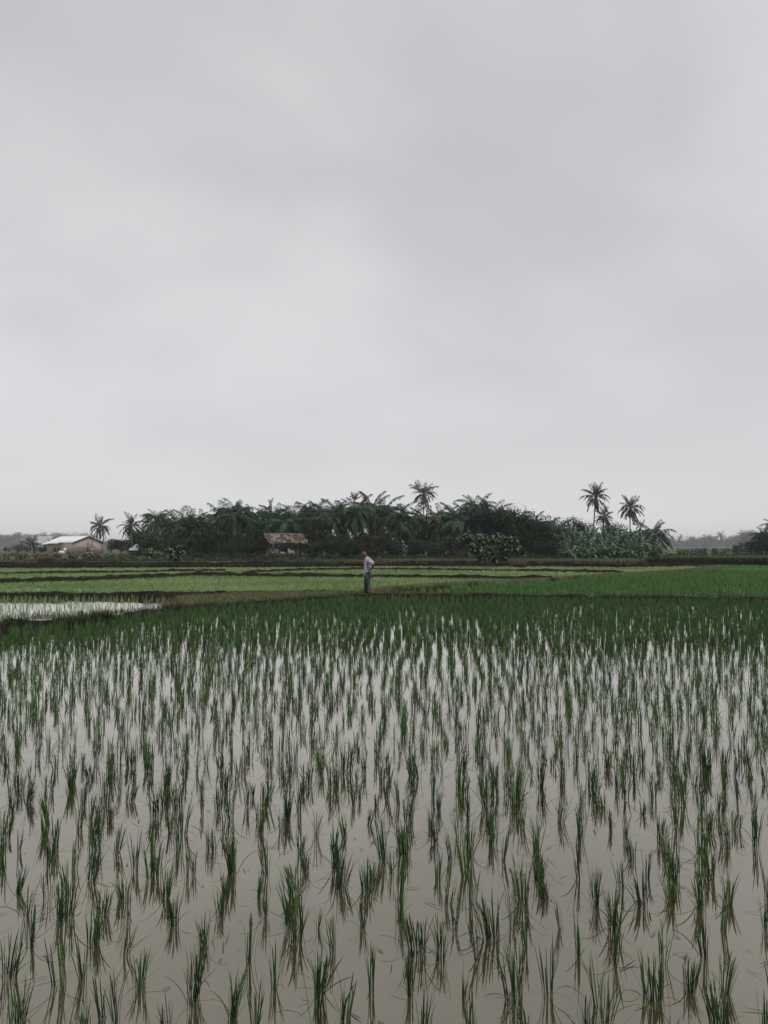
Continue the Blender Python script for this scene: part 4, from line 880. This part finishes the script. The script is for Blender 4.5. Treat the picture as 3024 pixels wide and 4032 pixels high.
for s_ in (-1, 1):
    for c in range(6):
        u = c / 6 * 1.0
        for i in range(13):
            if c > 0 and g.uniform() < .16: continue
            x = -RL + .1 + (2 * RL - .2) * i / 12 + g.normal(0, .05); t_ = link('thatch_strip', TH[g.integers(0, 8)], roofo)
            t_.location = (x, s_ * RUN * u, RZ - DROP * u + .02 + .012 * (6 - c)); t_.rotation_euler = Matrix.Rotation(0 if s_ < 0 else math.pi, 4, 'Z').to_euler()
            mt = Matrix.Rotation(0 if s_ < 0 else math.pi, 3, 'Z') @ Matrix.Rotation(ang + g.normal(0, .06), 3, 'X') @ Matrix.Rotation(g.normal(0, .26), 3, 'Z'); t_.rotation_euler = mt.to_euler(); t_.scale = (g.uniform(.8, 1.2), g.uniform(.7, 1.4), 1)
MB().tube([(-RL - .15, 0, RZ + .06), (0, 0, RZ + .10), (RL + .1, 0, RZ + .06)], .05, 7).build('ridge_pole', M['bamboo'], hut, True)
for s_ in (-1, 1): MB().tube([(s_ * RL, 0, RZ + .03), (s_ * RL, -RUN - .1, RZ - DROP - .02)], .035, 6).build('rafter', M['bamboo'], roofo, True)
MB().tube([(RL - .1, -RUN, RZ - DROP), (RL + .5, -RUN - .3, RZ - DROP - .45)], .02, 5).build('loose_pole', M['bamboo'], roofo, True)
MB().tube([(-.2, -.15, RZ - .02), (RL - .15, -1.05, RZ - .62)], .03, 6).build('loose_pole', M['bamboo'], roofo, True)
for x in (-1.5, 1.5):
    for y in (-.85, .85): MB().tube([(x, y, -.05), (x + .02, y, RZ * .4), (x, y, RZ - DROP * .85 / RUN - .04)], .05, 7).build('post', M['oldwood'], hut, True)
PF = AT(1140, 2178, 88).z - ZG
for y in (-.85, .85): MB().tube([(-1.6, y, PF - .10), (1.6, y, PF - .10)], .045, 6).build('beam', M['bamboo'], hut, True)
for i in range(11): MB().box((-1.5 + 3.0 * i / 10, 0, PF - .03), (.24, 1.8, .035)).build('floor_plank', M['oldwood'], hut)
hm = Matrix.Translation(hut.location) @ Matrix.Rotation(R(30), 4, 'Z')
M['blue'] = noisemat('blue_cloth', [(0.3, (.09, .12, .17)), (0.7, (.16, .20, .26))], 5); M['cream'] = noisemat('cream_sack', [(0.3, (.30, .29, .24)), (0.7, (.42, .41, .35))], 5); M['straw'] = noisemat('straw_basket', [(0.3, (.16, .14, .08)), (0.7, (.28, .25, .15))], 12)
def item(name, label, cat, mat, lx, ly, fn):
    mb = MB(); fn(mb); o_ = mb.build(name, M[mat], None, True); o_.location = hm @ Vector((lx, ly, PF - .012)); o_.rotation_euler = (0, 0, R(30)); tag(o_, label, cat)
item('stuffed_sack', 'pale stuffed sack at the left end of the hut platform', 'sack', 'cream', -1.05, -.4, lambda m_: m_.ball((0, 0, .24), (.24, .2, .25)).ball((.02, 0, .46), (.10, .09, .07)))
item('blue_bag', 'blue cloth bag beside the pale sack on the hut platform', 'bag', 'blue', -.5, -.1, lambda m_: m_.ball((0, 0, .22), (.17, .15, .23)).ball((0, 0, .42), (.07, .07, .08)))
item('folded_cloth', 'low white cloth in front of the blue bag in the hut', 'cloth', 'white', -.4, -.55, lambda m_: m_.ball((0, 0, .07), (.24, .16, .08)).ball((.2, .05, .06), (.14, .1, .06)))
item('white_sack', 'tall white sack slumped sideways on the hut platform', 'sack', 'white', .62, -.3, lambda m_: m_.tube([(.16, 0, .0), (.10, 0, .14), (-.06, 0, .34), (-.14, 0, .52), (-.17, 0, .56)], [.26, .27, .19, .09, .04], 12, True, (1, .7)))
item('white_box', 'small white box at the right end of the hut platform', 'box', 'white', 1.12, -.3, lambda m_: m_.box((0, 0, .13), (.26, .24, .26)).box((0, 0, .27), (.28, .26, .03)))
item('woven_basket', 'straw coloured basket behind the white box in the hut', 'basket', 'straw', 1.3, .25, lambda m_: m_.tube([(0, 0, .0), (0, 0, .2), (0, 0, .36), (0, 0, .40)], [.17, .22, .24, .22], 12))

# ------------------------------------------------------------------ stakes, heaps, tufts
for k, (x0, y0, x1, y1) in enumerate(((8, 2206, 0, 2178), (13, 2205, 7, 2180), (25, 2205, 29, 2152), (43, 2206, 33, 2166), (52, 2204, 58, 2160), (72, 2207, 62, 2165), (90, 2211, 77, 2143), (73, 2204, 78, 2170), (104, 2206, 113, 2145), (134, 2207, 122, 2141), (115, 2204, 120, 2175), (96, 2206, 88, 2172))):
    d = 73.2 + .5 * math.sin(k * 2.2); a = AT(x0, y0, d); b = AT(x1, y1, d + .3 * math.sin(k)); a.z = .5
    mid = (a + b) / 2 + Vector((random.uniform(-.05, .05), 0, 0))
    mb = MB(); mb.tube([(0, 0, 0), mid - a, b - a], [.032, .027, .018], 6, True, None, .1)
    if k == 8: mb.tube([(b - a) * .55, AT(124, 2166, d) - a], [.02, .016], 5)
    o_ = mb.build('bamboo_stake', M['bamboo'], None, True); o_.location = a
    tag(o_, 'pale bamboo stake with a crossbar tied to the next stake' if k == 8 else 'thin pale leaning bamboo stake stuck in the bank at far left', 'stake', None if k == 8 else 'bamboo stakes on the bank')
def heap(name, label, p, w, dp, h, n_, mat, seed, soil='banksoil', bl=(.15, .4), cat='heap', bw=.018):
    g = np.random.default_rng(seed); root = empty(name, p); tag(root, label, cat); mb = MB(); random.seed(seed)
    for k in range(6): mb.ball((random.uniform(-.3, .3) * w, random.uniform(-.3, .3) * dp, h * .15), (w * .24, dp * .26, h * random.uniform(.3, .6)), nu=9, nv=6)
    mb.build('mound', M[soil], root, True)
    a = g.uniform(0, 6.28, n_); rr = np.sqrt(g.uniform(0, 1, n_)); base = np.c_[rr * np.cos(a) * w * .5, rr * np.sin(a) * dp * .5, h * (1 - rr ** 2) * .75]
    B = blades(base, g.uniform(*bl, n_), a + g.normal(0, .8, n_), g.uniform(.2, 1.3, n_), g.uniform(.1, 1, n_), bw * g.uniform(.6, 1.4, n_), 3, g.beta(2, 2, n_), gen=g)
    V, Q, T, K = B; tag(link('straw', mk('straw', V, Q, T, mat, K), root), kind='stuff')
M['rustgrass'] = leafmat('rust_grass', (.07, .045, .03), (.16, .105, .07), (.30, .21, .14), .85, .1, 0)
p = AT(185, 2212, 71.6); p.z = .5; heap('brush_heap', 'brown heap of dry brush on the bank right of the stakes', p, 2.2, 1.2, .5, 1400, M['rustgrass'], 951, bl=(.2, .6))
p = AT(60, 2214, 71.2); p.z = .42; heap('brush_heap', 'flat greyish heap of dead grass below the bamboo stakes', p, 3.6, 1.6, .3, 2600, M['drygrass'], 952, bl=(.08, .28))
p = AT(785, 2260, 53.5); p.z = .08; heap('straw_mound', 'small rusty brown straw mound on the bund', p, .85, .6, .34, 600, M['rustgrass'], 953, bl=(.08, .22))
p = G(690, 2400, .1); heap('dry_tuft', 'rusty dry tuft at the corner of the small pale pool', p, .75, .6, .2, 500, M['rustgrass'], 954, 'soil', bl=(.15, .42), cat='grass tuft', bw=.01)
p = AT(1400, 2216, 70.6); p.z = .35; heap('brush_heap', 'wide brown brush heap on the bank behind the man', p, 2.0, 1.0, .28, 1500, M['drygrass'], 955, bl=(.15, .45))
p = AT(2040, 2226, 70.9); p.z = .15; heap('brush_heap', 'pinkish brown dead brush heap right of the broad leaved bush', p, 1.6, .8, .3, 1300, M['rustgrass'], 956, bl=(.12, .4))
for k, (px, py, w) in enumerate(((1575, 2330, .8), (1640, 2328, .9), (1700, 2326, .7), (1745, 2318, .8), (1862, 2308, .9), (2270, 2282, 1.3), (2180, 2290, .7), (410, 2440, .5), (300, 2458, .6))):
    g = np.random.default_rng(970 + k); p = G(px, py, .1); n_ = 260; a = g.uniform(0, 6.28, n_); rr = np.sqrt(g.uniform(0, 1, n_)) * w * .4
    B = blades(np.c_[rr * np.cos(a), rr * np.sin(a) * .6, np.full(n_, -.03)], g.uniform(.15, .42, n_), a, g.uniform(0, .6, n_), g.uniform(.1, 1.1, n_), .014 * g.uniform(.6, 1.4, n_), 3, g.beta(1.5, 2.6, n_), gen=g)
    o_ = blade_obj('grass_tuft', B, M['bundgrass']); o_.location = p
    tag(o_, 'dark grass tuft growing on the grassy strip right of the standing man' if k < 7 else 'dark grass tuft on the wide bank in front of the small pale pool', 'grass tuft', 'dark tufts right of the man' if k < 7 else 'dark tufts before the small pool')

# ------------------------------------------------------------------ the standing man
def remeshed(mb, vox, smooth_it, name, mat, disp=0.0, dscale=.12):
    me = mb.mesh(name, mat); o_ = link(name, me); md = o_.modifiers.new('r', 'REMESH'); md.mode = 'VOXEL'; md.voxel_size = vox
    sm = o_.modifiers.new('s', 'SMOOTH'); sm.factor = .5; sm.iterations = smooth_it
    if disp:
        tx = bpy.data.textures.new(name + '_folds', 'CLOUDS'); tx.noise_scale = dscale
        dm = o_.modifiers.new('d', 'DISPLACE'); dm.texture = tx; dm.strength = disp; dm.mid_level = .5
    dg = bpy.context.evaluated_depsgraph_get(); dg.update(); m2 = bpy.data.meshes.new_from_object(o_.evaluated_get(dg))
    m2.materials.clear(); m2.materials.append(mat); m2.polygons.foreach_set('use_smooth', np.ones(len(m2.polygons), bool))
    bpy.data.objects.remove(o_); m2.name = name; return m2
M['skin'] = noisemat('skin', [(0.3, (.085, .043, .029)), (0.7, (.13, .066, .044))], 14, rough=.5, spec=.4)
m, t, o = newmat('plaid_shirt'); n = t.nodes; l = t.links; tcd = n.new('ShaderNodeTexCoord'); sp = n.new('ShaderNodeSeparateXYZ'); l.new(tcd.outputs['Object'], sp.inputs[0])
def st(src, freq, thr):
    a = n.new('ShaderNodeMath'); a.operation = 'MULTIPLY'; l.new(src, a.inputs[0]); a.inputs[1].default_value = freq
    f_ = n.new('ShaderNodeMath'); f_.operation = 'SINE'; l.new(a.outputs[0], f_.inputs[0]); c = n.new('ShaderNodeMath'); c.operation = 'GREATER_THAN'; l.new(f_.outputs[0], c.inputs[0]); c.inputs[1].default_value = thr; return c.outputs[0]
sx, sy, sz = st(sp.outputs[0], 96, .48), st(sp.outputs[1], 96, .75), st(sp.outputs[2], 96, .52)
sm1 = n.new('ShaderNodeMath'); sm1.operation = 'MAXIMUM'; l.new(sx, sm1.inputs[0]); l.new(sy, sm1.inputs[1])
ad = n.new('ShaderNodeMath'); ad.operation = 'ADD'; l.new(sm1.outputs[0], ad.inputs[0]); l.new(sz, ad.inputs[1]); hf = n.new('ShaderNodeMath'); hf.operation = 'MULTIPLY'; l.new(ad.outputs[0], hf.inputs[0]); hf.inputs[1].default_value = .5
rp = n.new('ShaderNodeValToRGB'); l.new(hf.outputs[0], rp.inputs[0]); e = rp.color_ramp.elements; e[0].color = (.74, .74, .77, 1); e[1].color = (.035, .028, .042, 1); k = e.new(.5); k.color = (.27, .235, .29, 1)
b = n.new('ShaderNodeBsdfPrincipled'); l.new(rp.outputs[0], b.inputs['Base Color']); b.inputs['Roughness'].default_value = .85; b.inputs['Specular IOR Level'].default_value = .15; l.new(b.outputs[0], o.inputs[0]); M['plaid'] = m
M['denim'] = noisemat('faded_denim', [(0.34, (.016, .020, .026)), (0.56, (.045, .056, .070)), (0.74, (.15, .175, .195))], 4.5, rough=.85, stretch=(1.6, 1.6, .6), bump=.3, spec=.15)
M['sandal'] = noisemat('dark_rubber', [(0.3, (.015, .013, .012)), (0.7, (.035, .03, .027))], 10)
fp = G(1449, 2342, .20)
bd = MB()                                   # body: facing -X, camera side is -Y
hd = Vector((-.150, 0, 1.565)); RT = Matrix.Rotation(R(-34), 3, 'Y')
bd.ball(hd, (.098, .078, .118), RT, 18, 14)
def hpnt(x, y, z): return hd + RT @ Vector((x, y, z))
bd.ball(hpnt(-.035, 0, -.07), (.068, .058, .065), RT); bd.ball(hpnt(-.103, 0, -.022), (.022, .014, .026), RT); bd.ball(hpnt(-.088, 0, .022), (.022, .055, .014), RT)
bd.ball(hpnt(-.085, 0, -.068), (.026, .030, .012), RT); bd.ball(hpnt(-.080, 0, -.108), (.026, .03, .022), RT)
for s_ in (-1, 1): bd.ball(hpnt(.012, s_ * .080, -.012), (.022, .012, .034), RT)
bd.tube([(-.03, 0, 1.40), (-.075, 0, 1.47), (-.115, 0, 1.53)], [.068, .058, .058], 12)
bd.loft([(0, 0, .86, .095, .15), (-.005, 0, .95, .105, .16), (-.01, 0, 1.05, .10, .145), (-.015, 0, 1.18, .11, .155), (-.005, 0, 1.30, .115, .18), (.0, 0, 1.38, .10, .17), (-.02, 0, 1.43, .07, .10)])
LEGS = {-1: [(.0, -.09, .92), (.005, -.095, .50), (.045, -.10, .09)], 1: [(-.01, .09, .92), (-.075, .095, .50), (-.075, .10, .09)]}
for s_ in (-1, 1):
    h_, kn, an = [Vector(v) for v in LEGS[s_]]
    bd.tube([h_, h_.lerp(kn, .5), kn, kn.lerp(an, .35), kn.lerp(an, .75), an], [.085, .075, .056, .055, .042, .036], 12)
    bd.tube([an + Vector((.035, 0, -.05)), an + Vector((-.02, 0, -.045)), an + Vector((-.10, s_ * .005, -.062)), an + Vector((-.165, s_ * .012, -.070))], [.034, .040, .034, .018], 10)
    for q in range(5): bd.tube([an + Vector((-.14, (q - 2) * .016 + s_ * .01, -.070)), an + Vector((-.20 + abs(q - 2 + s_) * .012, (q - 2) * .018 + s_ * .012, -.076))], [.011, .009], 6)
    sh, el, wr = Vector((.025, s_ * .175, 1.385)), Vector((.235, s_ * .30, 1.165)), Vector((.115, s_ * .215, 1.005))
    bd.tube([sh, sh.lerp(el, .5), el, el.lerp(wr, .35), wr], [.055, .047, .040, .040, .027], 10)
    dirv = (Vector((.02, s_ * .165, .95)) - wr).normalized(); side = Vector((0, 0, 1)).cross(dirv).normalized(); upv = dirv.cross(side)
    palm_c = wr + dirv * .05; bd.tube([wr, palm_c, wr + dirv * .085], [.026, .036, .034], 8, True, (1, .8))
    for q in range(4):
        b0_ = wr + dirv * .08 + upv * (q - 1.5) * .019; l_ = (.062, .072, .068, .054)[q]; b1_ = b0_ + dirv * l_ * .5 - side * s_ * -.004; b2_ = b1_ + dirv * l_ * .5 + Vector((0, -s_ * .016, 0))
        bd.tube([b0_, b1_, b2_], [.0095, .009, .0075], 6)
    b0_ = wr + dirv * .03 + upv * .028; bd.tube([b0_, b0_ + upv * .03 + dirv * .02, b0_ + upv * .045 + dirv * .05], [.012, .011, .009], 6)
man = link('person', remeshed(bd, .0075, 3, 'person', M['skin'])); man.location = fp
tag(man, 'man in a plaid shirt and jeans standing on the bund, head bowed, hands on hips', 'person')
shm = MB()
shm.loft([(-.035, 0, .80, .125, .175), (-.025, 0, .86, .138, .190), (-.015, 0, .96, .140, .188), (-.020, 0, 1.08, .137, .180), (-.020, 0, 1.20, .142, .185), (-.008, 0, 1.30, .142, .200), (.002, 0, 1.37, .128, .195), (-.01, 0, 1.42, .10, .14), (-.03, 0, 1.455, .08, .085)])
shm.ball((-.115, 0, .80), (.06, .13, .07))
shm.tube([(-.045, 0, 1.42), (-.062, 0, 1.475)], [.088, .082], 14)
for s_ in (-1, 1):
    sh, el = Vector((.012, s_ * .15, 1.375)), Vector((.235, s_ * .30, 1.165)); shm.tube([sh, sh.lerp(el, .35), sh.lerp(el, .82)], [.085, .085, .080], 12)
link('shirt', remeshed(shm, .011, 2, 'shirt', M['plaid'], .035, .10), man)
tr = MB(); tr.loft([(-.008, 0, .84, .118, .165), (-.008, 0, .92, .130, .178), (-.004, 0, .985, .122, .166)])
for s_ in (-1, 1):
    h_, kn, an = [Vector(v) for v in LEGS[s_]]; tr.tube([h_ + Vector((0, 0, -.02)), h_.lerp(kn, .35), kn, kn.lerp(an, .5), an + Vector((0, 0, -.015))], [.112, .104, .085, .082, .085], 14)
link('trousers', remeshed(tr, .011, 3, 'trousers', M['denim'], .03, .09), man)
for s_ in (-1, 1):
    an = Vector(LEGS[s_][2]); mb = MB(); mb.tube([an + Vector((.06, 0, -.095)), an + Vector((0, 0, -.095)), an + Vector((-.12, s_ * .006, -.095)), an + Vector((-.21, s_ * .012, -.095))], [.036, .042, .05, .038], 12, True, (.32, 1)); mb.tube([an + Vector((-.09, -.05, -.07)), an + Vector((-.10, 0, -.022)), an + Vector((-.09, .05, -.07))], .012, 6)
    mb.build('sandal', M['sandal'], man, True)
belt = MB(); belt.loft([(-.006, 0, .955, .131, .178), (-.006, 0, .99, .128, .174)]); belt.build('belt', M['sandal'], man, True)
# thin stake beside the man
a = G(1527, 2342, .05); b = AT(1531, 2291, a.y); mb = MB(); mb.tube([(0, 0, 0), (b - a) * .5 + Vector((.01, 0, 0)), b - a], [.014, .012, .009], 6)
o_ = mb.build('wooden_stake', M['bark'], None, True); o_.location = a; tag(o_, 'thin dark upright stick planted in the grass beside the man', 'stick')

# ------------------------------------------------------------------ haze
m, t, o = newmat('haze_air'); pv = t.nodes.new('ShaderNodeVolumePrincipled'); pv.inputs['Color'].default_value = (.93, .96, 1.0, 1); pv.inputs['Density'].default_value = .0003; pv.inputs['Anisotropy'].default_value = 0.0
t.links.new(pv.outputs[0], o.inputs['Volume'])
mb = MB(); mb.box((0, 1050, 14.0), (3200, 2900, 30.2)); hz_o = mb.build('haze', m); tag(hz_o, 'pale even haze in the air over the fields', 'haze', kind='stuff')
